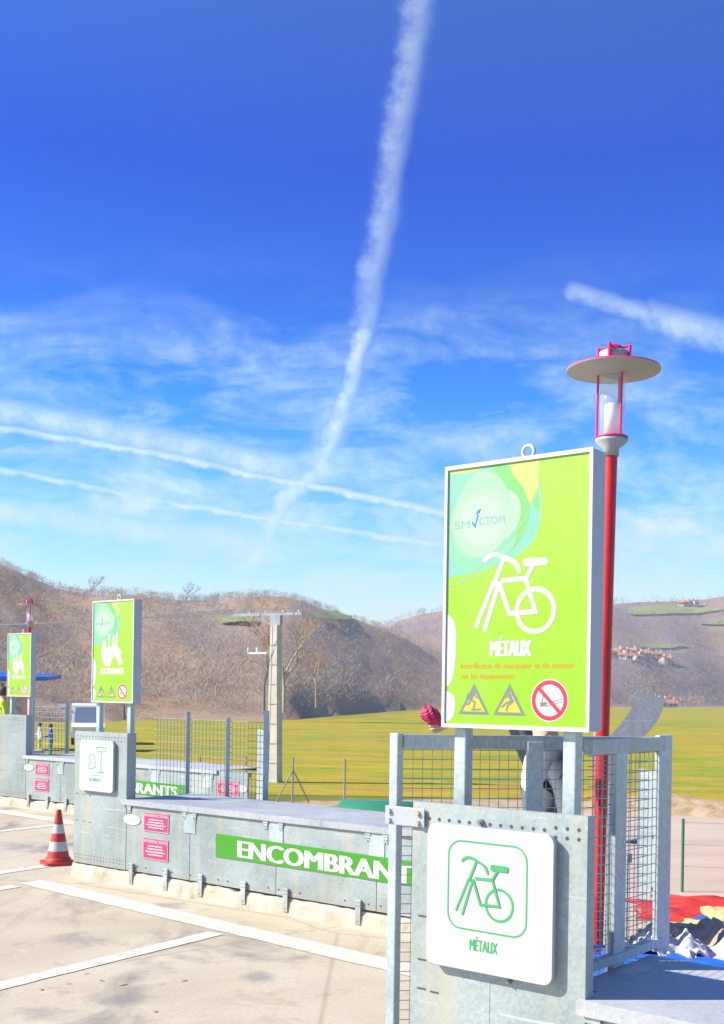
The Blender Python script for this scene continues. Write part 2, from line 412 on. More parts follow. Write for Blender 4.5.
# things lying on the yard
leaf_spots = [(86, 974), (101, 981), (62, 983), (41, 990), (68, 984), (123, 985), (184, 981), (155, 1012), (29, 838)]
for i, (px, py) in enumerate(leaf_spots):
    a, b = ray(px, py); s = -EYE/b
    if i == 2: continue
    bm_ = MB(); r = random.uniform(.012, .020); ang = random.uniform(0, 6.3)
    pts = [(r*1.3*math.cos(t)*(1 if abs(math.sin(t)) > .1 else 1.25), r*.6*math.sin(t)) for t in [2*PI*j/10 for j in range(10)]]
    vs = [(p[0]*math.cos(ang)-p[1]*math.sin(ang), p[0]*math.sin(ang)+p[1]*math.cos(ang), .005+.004*abs(p[1])/r) for p in pts]
    bm_.add(vs + [(0, 0, .006)], [[j, (j+1) % 10, 10] for j in range(10)], 0)
    tag(bm_.build('fallen_leaf', 'brown_shade_and_leaf', None, (a*s, s, 0)), 'dry brown leaf lying on the concrete yard in front of the guard wall', 'leaf', 'dry leaves scattered on the yard')

# field, path, bank beyond the quay
field_far = [(-75, 95), (-38, 118), (-12, 138), (17, 285), (85, 400), (190, 560), (420, 800)]
field = [(-75, 36), (-20, 37), (20, 36.5), (60, 36), (300, 60)] + field_far[::-1]
sheet('field', field, LOW+.012, 'meadow')
sheet('path', [(-45, 33.5), (-10, 34.5), (3, 34.5), (9, 33.8), (16, 32.5), (40, 33), (60, 30), (60, 6), (10, 8), (4, 14), (-3, 24), (-14, 27), (-45, 28)], LOW+.006, 'sand')
mb = MB(); N = 110                               # rough sandy bank between road and field
for i in range(N+1):
    x = -6+50*i/N; y0 = 33.2+.9*math.sin(x*.35)+random.uniform(-.25, .25); h = .32+.22*math.sin(x*.8+1)+random.uniform(-.08, .1)
    h *= .25+.75*min(1, max(0, (x-4)/6))
    mb.v += [(x, y0-1.0, LOW), (x, y0-.35, LOW+h*.8), (x, y0+.35, LOW+h), (x, y0+2.2, LOW)]
for i in range(N):
    for j in range(3): mb.f.append([4*i+j, 4*i+4+j, 4*i+5+j, 4*i+1+j]); mb.m.append(0); mb.sm.append(True)
tag(mb.build('bank', 'bank'), kind='structure')
# ------------------------------------------------------------------ hills
def lerp(tab, x):
    if x <= tab[0][0]: return tab[0][1]
    for (x0, y0), (x1, y1) in zip(tab, tab[1:]):
        if x <= x1: return y0+(y1-y0)*(x-x0)/(x1-x0)
    return tab[-1][1]
FOOT = [(-500, 92), (-50, 105), (140, 128), (283, 138), (340, 175), (428, 262), (520, 320), (600, 370), (724, 500), (1000, 640)]
NEAR = [(-600, 580), (-250, 545), (-60, 540), (0, 558), (25, 569), (50, 581), (80, 588), (200, 593), (232, 592), (269, 592), (297, 594), (317, 600), (352, 611), (385, 623), (410, 636), (440, 655), (480, 676), (520, 692), (600, 698)]
FAR = [(200, 640), (330, 634), (375, 628), (395, 619), (415, 612), (442, 608), (500, 606), (560, 604), (600, 602), (636, 599), (660, 598), (683, 597), (707, 595), (724, 592), (800, 598), (950, 612), (1150, 630)]
def hsh(x, y): return .5*math.sin(x*1.7+y*.6)+.3*math.sin(x*3.1-y*1.9+1)+.2*math.sin(x*7.3+y*4.1+2)
def smooth(t): t = max(0, min(1, t)); return t*t*(3-2*t)
def near_h(px, r):
    f = lerp(FOOT, px); cr = f+lerp([(-600, 280), (150, 300), (300, 320), (420, 280), (600, 240)], px)
    crest = (CY + (px-CX)*ROLL - lerp(NEAR, px))/FPX*cr + EYE - 3.2
    t = (r-f)/(cr-f)
    if t < 0: return LOW-.3
    z = LOW + (crest-LOW)*((.55*t**.62+.45*smooth(t)) if t < 1 else 1-.25*smooth((t-1)/1.2))
    return z + hsh(px*.02, r*.02)*1.0*min(1, t*3)*(1 if t < .9 else max(0, 1-(t-.9)*10))
FAR0, FARC = 300, 740
def far_h(px, r):
    f = lerp(FOOT, px)+20; f = max(f, FAR0); cr = FARC
    crest = (CY + (px-CX)*ROLL - lerp(FAR, px))/FPX*cr + EYE - 2.5
    t = (r-f)/(cr-f)
    if t < 0: return LOW-.3
    prof = .30*smooth(t/.45)+.28*smooth((t-.3)/.45)+.42*smooth((t-.55)/.45)
    z = LOW+(crest-LOW)*(prof if t < 1 else 1-.3*(t-1))
    return z + hsh(px*.012, r*.006)*4*min(1, t*2.5)*(1 if t < .85 else max(0, 1-(t-.85)*8))
def polar(name, hf, px0, px1, npx, rs, mat, kind='structure'):
    mb = MB(); nr = len(rs)
    for i in range(npx+1):
        px = px0+(px1-px0)*i/npx; tx = (px-CX)/FPX
        for r in rs: mb.v.append((tx*r, r, hf(px, r)))
    for i in range(npx):
        for j in range(nr-1):
            mb.f.append([i*nr+j, (i+1)*nr+j, (i+1)*nr+j+1, i*nr+j+1]); mb.m.append(0); mb.sm.append(True)
    return tag(mb.build(name, mat), kind=kind)
polar('hill', near_h, -600, 620, 150, [90+12*i for i in range(64)], 'wooded_hill')
polar('hill', far_h, 150, 1150, 150, [290+11*i for i in range(66)], 'far_wooded_hill')
def find_r(hf, px, py, r0, r1):
    b = ray(px, py)[1]; r = r0
    while r < r1:
        if hf(px, r) >= EYE+b*r: return r
        r += 2
    return None
# meadows on the far slopes (draped a little above the hillside)
def meadow(cx, cy, w, h, hf, r0, r1, lift=1.2):
    vs = []; N = 28
    for j in range(4):
        for i in range(N):
            a = 2*PI*i/N; k = (j+1)/4*(1+.16*math.sin(3*a+cx)+.08*math.sin(5*a))
            r = find_r(hf, cx+w/2*k*math.cos(a), cy-h/2*k*math.sin(a), r0, r1)
            if r is None: r = r1*.98
            px = cx+w/2*k*math.cos(a); vs.append(((px-CX)/FPX*r, r, hf(px, r)+lift))
    rc = find_r(hf, cx, cy, r0, r1) or r1
    vs.append(((cx-CX)/FPX*rc, rc, hf(cx, rc)+lift))
    fs = [[len(vs)-1, i, (i+1) % N] for i in range(N)] + [[j*N+i, (j+1)*N+i, (j+1)*N+(i+1) % N, j*N+(i+1) % N] for j in range(3) for i in range(N)]
    mb = MB(); mb.add(vs, fs, 0, True); tag(mb.build('hill_meadow', 'hill_meadow'), kind='structure')
MEAD = [(668, 612, 95, 9, far_h), (382, 650, 44, 12, far_h), (660, 648, 46, 5, far_h), (715, 625, 30, 5, far_h), (331, 619, 44, 9, near_h), (236, 624, 40, 6, near_h)]
for cx, cy, w, h, hf in MEAD: meadow(cx, cy, w, h, hf, 110 if hf is near_h else 340, 560 if hf is near_h else FARC-5)
def in_meadow(px, r, hf):
    for cx, cy, w, h, f in MEAD:
        if f is not hf: continue
        z = hf(px, r); py = CY+(px-CX)*ROLL-(z-EYE)/r*FPX
        if ((px-cx)/(w*.5))**2+((py-cy)/(h*.55))**2 < 1: return True
    return False

# bare woods: every tree a spray of fine twigs over a thin trunk; thousands of them read as one mass
def spray(mb, x, y, z, H, Wd, n, mats, trunk=True, tw=.05):
    if trunk:
        mb.tube((x, y, z-.5), (x+random.uniform(-.3, .3), y, z+H*.8), H*.011+.04, .03, 3, mats[0], False)
    m_ = random.choice(mats)
    for _ in range(n):
        h0 = random.uniform(.12, .85); a = random.uniform(0, 2*PI); q = random.random()**.6
        l = H*random.uniform(.04, .2); out = Wd*q*(1.15-.75*abs(h0-.45))
        bx, by, bz = x+out*.55*math.cos(a), y+out*.55*math.sin(a), z+H*h0
        ex, ey, ez = x+out*math.cos(a), y+out*math.sin(a), bz+l
        w = tw*random.uniform(.5, 1.4); ex += random.uniform(-.5, .5); px, py = w, random.uniform(-w, w)*.6
        mb.add([(bx-px, by-py, bz), (bx+px, by+py, bz), (ex+px*.5, ey+py, ez), (ex-px*.5, ey-py, ez)], [[0, 1, 2, 3]], m_)
wood = MB()
for _ in range(3000):
    px = random.uniform(-120, 540); f = lerp(FOOT, px); t = random.random()**1.25
    r = f+2+t*(lerp([(-600, 280), (150, 300), (300, 320), (420, 280), (600, 240)], px)+8)
    if in_meadow(px, r, near_h): continue
    z = near_h(px, r)
    if z < LOW-.2: continue
    sp = hsh(px*.028+3, r*.013)
    far_t = smooth((r-f-140)/180)
    if sp > .28: ms = [1, 2, 2]
    elif sp > -.12: ms = [0, 1, 0]
    else: ms = [0, 0, 3]
    if far_t > .6 and random.random() < .5: ms = [3, 0, 3]
    if r < f+40: ms = [0, 0, 0, 1]
    H = random.uniform(2.0, 3.6) if r > f+30 else random.uniform(3, 5.5)
    near_ = r < f+110
    spray(wood, (px-CX)/FPX*r, r, z-.3, H, H*.6, 46 if near_ else 34, ms, False, .022 if near_ else .038)
tag(wood.build('woodland', ['twig_grey', 'twig_brown', 'twig_rust', 'twig_violet', 'leaf_green']), 'mass of bare grey brown winter trees covering the near hillside', 'woodland', None, 'stuff')
wood = MB()
for _ in range(3200):
    px = random.uniform(360, 800); f = max(FAR0, lerp(FOOT, px)+24); r = f+(FARC-10-f)*random.random()**1.3
    if in_meadow(px, r, far_h): continue
    z = far_h(px, r); sp = hsh(px*.02+1, r*.006)
    if sp > .3: ms = [1, 2]
    elif sp > -.1: ms = [0, 1, 3]
    elif sp > -.35: ms = [3, 0]
    else:
        if random.random() < .6: continue
        ms = [4, 3]
    if r > FARC*.72: ms = [3, 3, 0]
    if r < f+60 and px > 640: ms = [1, 2, 1, 0]
    H = random.uniform(3.5, 6)
    spray(wood, (px-CX)/FPX*r, r, z-.6, H, H*.6, 20, ms, False, .075)
tag(wood.build('woodland', ['twig_grey', 'twig_brown', 'twig_rust', 'twig_violet', 'leaf_green']), 'mass of purple and rust coloured bare trees on the distant hills', 'woodland', None, 'stuff')

# single bare trees one can tell apart
def bare_tree(px, py_base, D, H, spread, label, bark, seed, twmat='twig_grey', lv=5):
    rnd = random.Random(seed); a, b = ray(px, py_base); z0 = EYE+b*D
    root = thing('bare_tree', label, 'tree', (a*D, D, z0)); tr = MB(); cr = MB()
    def grow(p, d, l, r, lev):
        q = p
        for s in range(2):
            e = q + d*l/2; d = (d+Vector((rnd.uniform(-.16, .16), rnd.uniform(-.16, .16), rnd.uniform(-.02, .12)))).normalized()
            (tr if lev > lv-3 else cr).tube(q, e, r*(1-.18*s), r*(1-.18*(s+1)), 5 if lev > 2 else 3, 0, False); q = e
        if lev == 0: return
        for i in range(3 if lev > 1 else 4):
            az = rnd.uniform(0, 2*PI); tilt = rnd.uniform(.25, .75)*spread
            side = Vector((math.cos(az), math.sin(az), 0)); nd = (d*math.cos(tilt)+side*math.sin(tilt)+Vector((0, 0, .12))).normalized()
            grow(p+(q-p)*rnd.uniform(.55, 1), nd, l*rnd.uniform(.6, .8), r*.58, lev-1)
    grow(Vector((0, 0, -1)), Vector((0, 0, 1)), H*.34, H*.016, lv)
    tr.build('trunk', bark, root); cr.build('crown', twmat, root)
bare_tree(284, 704, 132, 15.5, 1.0, 'tall bare tree with pale stems standing behind the concrete power pole', 'bark_pale', 3, 'twig_brown')
bare_tree(264, 706, 131, 12, .9, 'bare brown tree just left of the concrete power pole', 'bark_grey', 9, 'twig_rust')
bare_tree(90, 601, 400, 13, 1.3, 'larger bare tree on the left of the ridge above the middle lime sign', 'bark_grey', 5, 'twig_violet')
bare_tree(186, 606, 396, 12.5, 1.5, 'wide bare tree on the ridge right of the middle lime sign', 'bark_grey', 8, 'twig_violet')
bare_tree(316, 700, 150, 9, 1.0, 'small rust coloured bare tree at the field edge right of the power pole', 'bark_pale', 12, 'twig_rust')

# houses far away
def house(px, py, D, w, d, h, rz, label, group, hf=None):
    a, b = ray(px, py); z = EYE+b*D
    root = thing('village_house', label, 'house', (a*D, D, z), rz, group)
    mb = MB(); mb.box(-w/2, w/2, -d/2, d/2, -4, h, 0); mb.add([(-w/2, -d/2, h), (-w/2, d/2, h), (-w/2, 0, h+d*.32)], [[0, 1, 2]]); mb.add([(w/2, -d/2, h), (w/2, d/2, h), (w/2, 0, h+d*.32)], [[0, 2, 1]])
    mb.build('wall', 'house_wall', root)
    mb = MB(); e = .5
    for s in (-1, 1):
        mb.add([(-w/2-e, s*(d/2+e), h-.28), (w/2+e, s*(d/2+e), h-.28), (w/2+e, 0, h+d*.32+.1), (-w/2-e, 0, h+d*.32+.1),
                (-w/2-e, s*(d/2+e), h-.05), (w/2+e, s*(d/2+e), h-.05), (w/2+e, 0, h+d*.32+.33), (-w/2-e, 0, h+d*.32+.33)],
               [[0, 1, 2, 3], [4, 5, 6, 7], [0, 1, 5, 4], [1, 2, 6, 5], [3, 0, 4, 7]])
    r = mb.build('roof', 'house_roof', root); mb = MB(); mb.box(w*.2, w*.2+.8, -.4, .4, h+d*.3, h+d*.32+1.3); mb.build('chimney', 'house_wall', r)
    for i in range(2):
        mb = MB(); mb.box(-w/2+w*(.25+.4*i), -w/2+w*(.25+.4*i)+1.1, -d/2-.05, -d/2+.1, h*.45, h*.45+1.4); mb.build('window', 'house_window', root)
rnd = random.Random(21)
for i in range(16):
    px = 611+3.7*i+rnd.uniform(-1, 1); py = 655+.11*(px-611)+rnd.uniform(-2.5, 3.5); r = find_r(far_h, px, py, 320, 735) or 800
    house(px, py, r-3, rnd.uniform(2.6, 4), rnd.uniform(2.4, 3.2), rnd.uniform(1.6, 2.6), rnd.uniform(-.9, .9), 'small cream village house with terracotta roof in the cluster right of the red lamp post', 'village houses right of the red lamp post')
for px, py in ((384, 672), (390, 675), (396, 671), (401, 676), (407, 673), (393, 668), (404, 667)):
    r = find_r(far_h, px, py, 310, 735) or 600
    house(px, py, r-3, 3.2, 2.6, 2, rnd.uniform(-.9, .9), 'small pale house in the hamlet on the slope left of the big sign', 'hamlet houses left of the big sign')
for px, py in ((427, 698), (432, 700), (437, 702), (440, 698)):
    r = find_r(far_h, px, py, 290, 735) or 360
    house(px, py, r-3, 2.6, 2.2, 1.6, rnd.uniform(-.9, .9), 'little white house at the field edge beside the left side of the big sign', 'white houses at the field edge')
for px, py in ((681, 606), (686, 605.5), (691, 605), (695, 605.5)):
    r = find_r(far_h, px, py, 450, 738) or 1500
    house(px, py, r-4, 3.6, 3, 2.2, rnd.uniform(-.6, .6), 'white farm building high on the far hillside above the green pasture', 'hilltop farm buildings')
for px, py in ((657, 707), (663, 707.5), (671, 708)):
    house(px, py, 430, 4, 3.4, 1.8, rnd.uniform(-.6, .6), 'low pale building on the far edge of the field at the right', 'buildings on the far field edge')
# ------------------------------------------------------------------ the sorting signs
def fig_run(mb, cx, cz, s, y, m):            # stumbling / slipping little figures
    mb.disc((cx+.012*s, cz+.062*s), .011*s, .011*s, y, m, 14)
    mb.stroke([(cx+.004*s, cz+.05*s), (cx-.012*s, cz+.022*s)], .018*s, y-.0002, m)
    mb.stroke([(cx-.012*s, cz+.022*s), (cx-.022*s, cz), (cx-.045*s, cz-.004*s)], .010*s, y-.0004, m)
    mb.stroke([(cx-.010*s, cz+.020*s), (cx+.012*s, cz+.006*s), (cx+.006*s, cz-.02*s)], .010*s, y-.0006, m)
    mb.stroke([(cx+.002*s, cz+.048*s), (cx+.026*s, cz+.030*s), (cx+.036*s, cz+.044*s)], .008*s, y-.0008, m)
    mb.stroke([(cx, cz+.046*s), (cx-.028*s, cz+.046*s), (cx-.036*s, cz+.028*s)], .008*s, y-.001, m)
    mb.stroke([(cx-.005*s, cz-.028*s), (cx+.045*s, cz-.026*s)], .009*s, y-.0012, m)
def fig_slip(mb, cx, cz, s, y, m):
    mb.disc((cx-.002*s, cz+.062*s), .011*s, .011*s, y, m, 14)
    mb.stroke([(cx+.004*s, cz+.046*s), (cx+.022*s, cz+.014*s)], .017*s, y-.0002, m)
    mb.stroke([(cx+.022*s, cz+.014*s), (cx-.008*s, cz+.008*s), (cx-.034*s, cz-.012*s)], .010*s, y-.0004, m)
    mb.stroke([(cx+.02*s, cz+.012*s), (cx-.004*s, cz-.008*s), (cx-.008*s, cz-.028*s)], .010*s, y-.0006, m)
    mb.stroke([(cx+.008*s, cz+.044*s), (cx+.034*s, cz+.044*s), (cx+.046*s, cz+.026*s)], .008*s, y-.0008, m)
    mb.stroke([(cx+.004*s, cz+.046*s), (cx-.016*s, cz+.032*s)], .008*s, y-.001, m)
def bike(mb, fx, fz, w, h, lw, y, m):        # the crossed-out looking bicycle with its front wheel missing; u in 0..1 of the given box
    P = lambda a, b: (fx+a*w, fz+b*h)
    mb.ring(P(.745, .305), .215*w, lw, y, m, 40)
    mb.stroke([P(.04, .14), P(.24, .64)], lw, y-.0003, m)
    mb.stroke([P(.145, .09), P(.31, .64)], lw, y-.0006, m)
    mb.stroke([P(.25, .63), P(.37, .94)], lw, y-.0009, m)
    mb.stroke(bez(P(.13, .92), P(.22, 1.04), P(.40, .93), 6) + bez(P(.40, .93), P(.54, .88), P(.55, .77), 6)[1:], lw, y-.0012, m)
    mb.stroke([P(.32, .64), P(.44, .28), P(.75, .29), P(.63, .68), P(.36, .67)], lw, y-.0015, m)
    mb.stroke([P(.63, .68), P(.72, .84)], lw, y-.0018, m)
    mb.slab(rrect(P(.60, 0)[0], P(.88, 0)[0], P(0, .82)[1], P(0, .91)[1], .02*w, 3), y-.0021, y-.0019, m)
def bulky(mb, x0, z0, w, h, y, m):           # armchair, floor lamp and planks for bulky waste, as solid shapes
    P = lambda a, b: (x0+a*w, z0+b*h)
    mb.flat(rrect(*[P(.02, 0)[0], P(.55, 0)[0]], P(0, .18)[1], P(0, .60)[1], .09*w), y, m)
    mb.flat([P(.10, .18), P(.47, .18), P(.42, .0), P(.16, .0)], y-.0003, m)
    mb.stroke([P(.62, .6), P(.86, .1)], .17*w, y-.0006, m)
    mb.ring(P(.74, .40), .12*w, .07*w, y-.0009, m, 20)
    mb.stroke([P(.36, .55), P(.36, .98)], .06*w, y-.0012, m)
    mb.stroke([P(.52, .62), P(.56, .92)], .06*w, y-.0015, m)
    mb.stroke([P(.66, .65), P(.70, 1.0)], .09*w, y-.0018, m)
    mb.flat([P(.05, .62), P(.2, .6), P(.2, .8), P(.09, .78)], y-.0021, m)

SW = .572; ZB, ZT = 1.582, 2.492
def sorting_sign(k, label, kind):
    root = thing('sorting_sign', label, 'sign', W(k, 0, 0), BAY_ROT, 'lime sorting signs on the quay')
    mb = MB(); mb.box(-SW, 0, 0, .088, ZB, ZT, 0, .004); mb.build('casing', 'aluminium', root)
    mb = MB(); f = .012
    for a in ((-SW-.002, .002, ZT-f, ZT+.002), (-SW-.002, .002, ZB-.002, ZB+f), (-SW-.002, -SW+f-.002, ZB+f, ZT-f), (.002-f, .002, ZB+f, ZT-f)):
        mb.box(a[0], a[1], -.045, -.0005, a[2], a[3])
    mb.build('frame', 'white_paint', root)
    X = lambda a: -SW+f+(SW-2*f)*a; Z = lambda b: ZB+f+(ZT-ZB-2*f)*b
    # face: lime ground with the printed swirls
    names = ['lime', 'mint', 'mint_deep', 'mint_blue', 'pale_mint', 'paler_mint', 'logo_ground', 'pale_yellow', 'white_ink']
    mb = MB(); mb.flat([(X(0), Z(0)), (X(1), Z(0)), (X(1), Z(1)), (X(0), Z(1))], -.002, 0)
    def clip(pts): return [(min(max(p[0], X(0)), X(1)), min(max(p[1], Z(0)), Z(1))) for p in pts]
    def sh(pts, y, m): mb.flat(clip([(X(a), Z(b)) for a, b in pts]), y, m)
    q = bez((.0, 1), (.42, 1), (.60, .985), 6) + bez((.60, .985), (.74, .85), (.64, .70), 8)[1:] + bez((.64, .70), (.50, .60), (0, .575), 8)[1:]
    sh(q, -.0024, 1)
    sh(bez((.30, 1), (.62, 1), (.67, .83), 8) + bez((.67, .83), (.62, .72), (.45, .635), 8)[1:] + bez((.45, .635), (.62, .80), (.34, .98), 8)[1:], -.0028, 2)
    sh([(.44, 1), (.66, 1), (.66, .90), (.60, .83), (.55, .90), (.48, .95)], -.0032, 7)
    sh([(0, 1), (.30, 1), (.20, .985), (0, .985)], -.0032, 7)
    sh(bez((.60, .84), (.70, .80), (.62, .715), 8) + bez((.62, .715), (.54, .66), (.40, .62), 8)[1:] + bez((.40, .62), (.62, .72), (.60, .84), 8)[1:-1], -.0036, 3)
    sh([(.0, .98), (.16, .97), (.08, .87), (0, .84)], -.0036, 3)
    sh([(0, .67), (.0, .575), (.14, .60), (.06, .63)], -.0036, 3)
    sh(bez((.22, .985), (.44, .98), (.47, .82), 8) + bez((.47, .82), (.46, .69), (.29, .645), 8)[1:] + bez((.29, .645), (.05, .63), (.02, .78), 8)[1:] + bez((.02, .78), (.06, .93), (.22, .985), 8)[1:-1], -.0040, 4)
    sh(bez((.45, .90), (.58, .86), (.52, .76), 6) + [(.43, .70), (.46, .80)], -.0044, 5)
    mb.disc((X(.25), Z(.785)), .215*(SW-2*f), .125*(ZT-ZB), -.0048, 5)
    mb.disc((X(.255), Z(.785)), .165*(SW-2*f), .098*(ZT-ZB), -.0052, 6)
    mb.stroke([(X(a), Z(b)) for a, b in bez((.62, .995), (.82, .80), (.0, .52), 18)][1:-1], .0035, -.0056, 4)
    mb.stroke([(X(a), Z(b)) for a, b in bez((.01, .545), (.35, .56), (.60, .76), 12)], .003, -.0060, 4)
    # white tabs on the left edge
    for b0, b1, wdt, s in ((.145, .43, .085, 1), (.005, .128, .085, 1)):
        pts = [(0, b0)] + bez((0, b0), (wdt*.8, b0+.005), (wdt*.85, (b0+b1)/2), 6) + bez((wdt*.85, (b0+b1)/2), (wdt*1.05, b1-.01), (0, b1), 6)[1:]
        sh(pts, -.0064, 8)
    mb.build('sign_face', names, root)
    # logo
    mb = MB(); mb.text('SM', X(.05), X(.165), Z(.765), Z(.795), -.0072, 0); mb.text('CTOM', X(.235), X(.42), Z(.772), Z(.802), -.0072, 0)
    mb.stroke([(X(.185), Z(.785)), (X(.205), Z(.768)), (X(.225), Z(.812))], .006, -.0074, 1)
    mb.flat([(X(.205), Z(.815)), (X(.235), Z(.82)), (X(.25), Z(.835)), (X(.225), Z(.832))], -.0076, 1)
    mb.build('logo', ['logo_teal', 'logo_blue'], root)
    mb = MB()
    if kind == 'bike': bike(mb, X(.20), Z(.335), .60*(SW-2*f), .315*(ZT-ZB), .0165, -.0070, 0)
    else: bulky(mb, X(.20), Z(.355), .58*(SW-2*f), .31*(ZT-ZB), -.0070, 0)
    mb.build('pictogram', 'white_ink', root)
    mb = MB(); mb.text('MÉTAUX' if kind == 'bike' else 'ENCOMBRANTS', X(.335 if kind == 'bike' else .20), X(.62 if kind == 'bike' else .78), Z(.262 if kind == 'bike' else .27), Z(.338 if kind == 'bike' else .335), -.0072, 0, .13)
    mb.build('lettering', 'white_ink', root)
    if kind == 'bike':
        mb = MB(); mb.text('Interdiction de manipuler et de monter', X(.11), X(.92), Z(.208), Z(.240), -.0072, 0, .004)
        mb.text('sur les équipements', X(.11), X(.51), Z(.168), Z(.200), -.0072, 0, .004)
        mb.build('prohibition_text', 'orange_ink', root)
    for i, (fx, fig) in enumerate(((.215, fig_run), (.475, fig_slip))):
        mb = MB(); w = .058; b0, b1 = .038, .158
        mb.flat([(X(fx)-w*1.08, Z(b0)), (X(fx)+w*1.08, Z(b0)), (X(fx), Z(b1))], -.0072, 0)
        mb.flat([(X(fx)-w*.80, Z(b0+.011)), (X(fx)+w*.80, Z(b0+.011)), (X(fx), Z(b1-.024))], -.0077, 1)
        fig(mb, X(fx)-.004, Z(b0)+.036, .72, -.0084, 0)
        mb.build('warning_triangle', ['sign_grey', 'sign_yellow'], root)
    mb = MB(); c = (X(.755), Z(.097)); rr = .066
    mb.disc(c, rr*1.06, rr*1.06, -.0072, 1); mb.ring(c, rr*.90, rr*.22, -.0077, 0)
    mb.stroke([(c[0]-.030, c[1]-.014), (c[0]-.016, c[1]-.012)], .015, -.0080, 2)
    mb.stroke([(c[0]-.012, c[1]-.011), (c[0]+.048, c[1]+.006)], .003, -.0082, 2); mb.stroke([(c[0]-.012, c[1]-.020), (c[0]+.048, c[1]-.004)], .003, -.0082, 2)
    mb.stroke(bez((c[0]-.028, c[1]-.004), (c[0]-.020, c[1]+.012), (c[0]-.028, c[1]+.034), 6), .0045, -.0084, 2)
    mb.stroke([(c[0]-rr*.62, c[1]+rr*.62), (c[0]+rr*.62, c[1]-rr*.62)], rr*.20, -.0088, 0)
    mb.build('no_smoking_symbol', ['sign_red', 'white_ink', 'sign_grey'], root)
    for ch in root.children:
        if ch.name.split('.')[0] not in ('casing',): ch.scale.y = .14
    for px_ in (-.515, -.085):
        mb = MB(); mb.box(px_-.024, px_+.024, .025, .073, .14, ZB-.0005, 0, .004); mb.build('post', 'galvanised_post', root)
    mb = MB(); cx, cz, r = -.27, ZT+.028, .022
    for i in range(20):
        a, b = 2*PI*i/20, 2*PI*(i+1)/20
        mb.tube((cx+r*math.cos(a), .05, cz+r*math.sin(a)), (cx+r*math.cos(b), .05, cz+r*math.sin(b)), .0065, None, 8, 0, False)
    mb.lathe([(0.0, .012), (.016, .012), (.018, 0)], (cx, .05, ZT), 16); mb.build('lifting_ring', 'white_paint', root)
sorting_sign(0, 'large lime metal-recycling sign with a white bicycle in front of the red lamp post', 'bike')
sorting_sign(1, 'lime bulky-waste sign on two posts above the pillar behind the traffic cone', 'bulky')
sorting_sign(2, 'small distant lime sign at the left edge with a red lamp behind it', 'bulky')

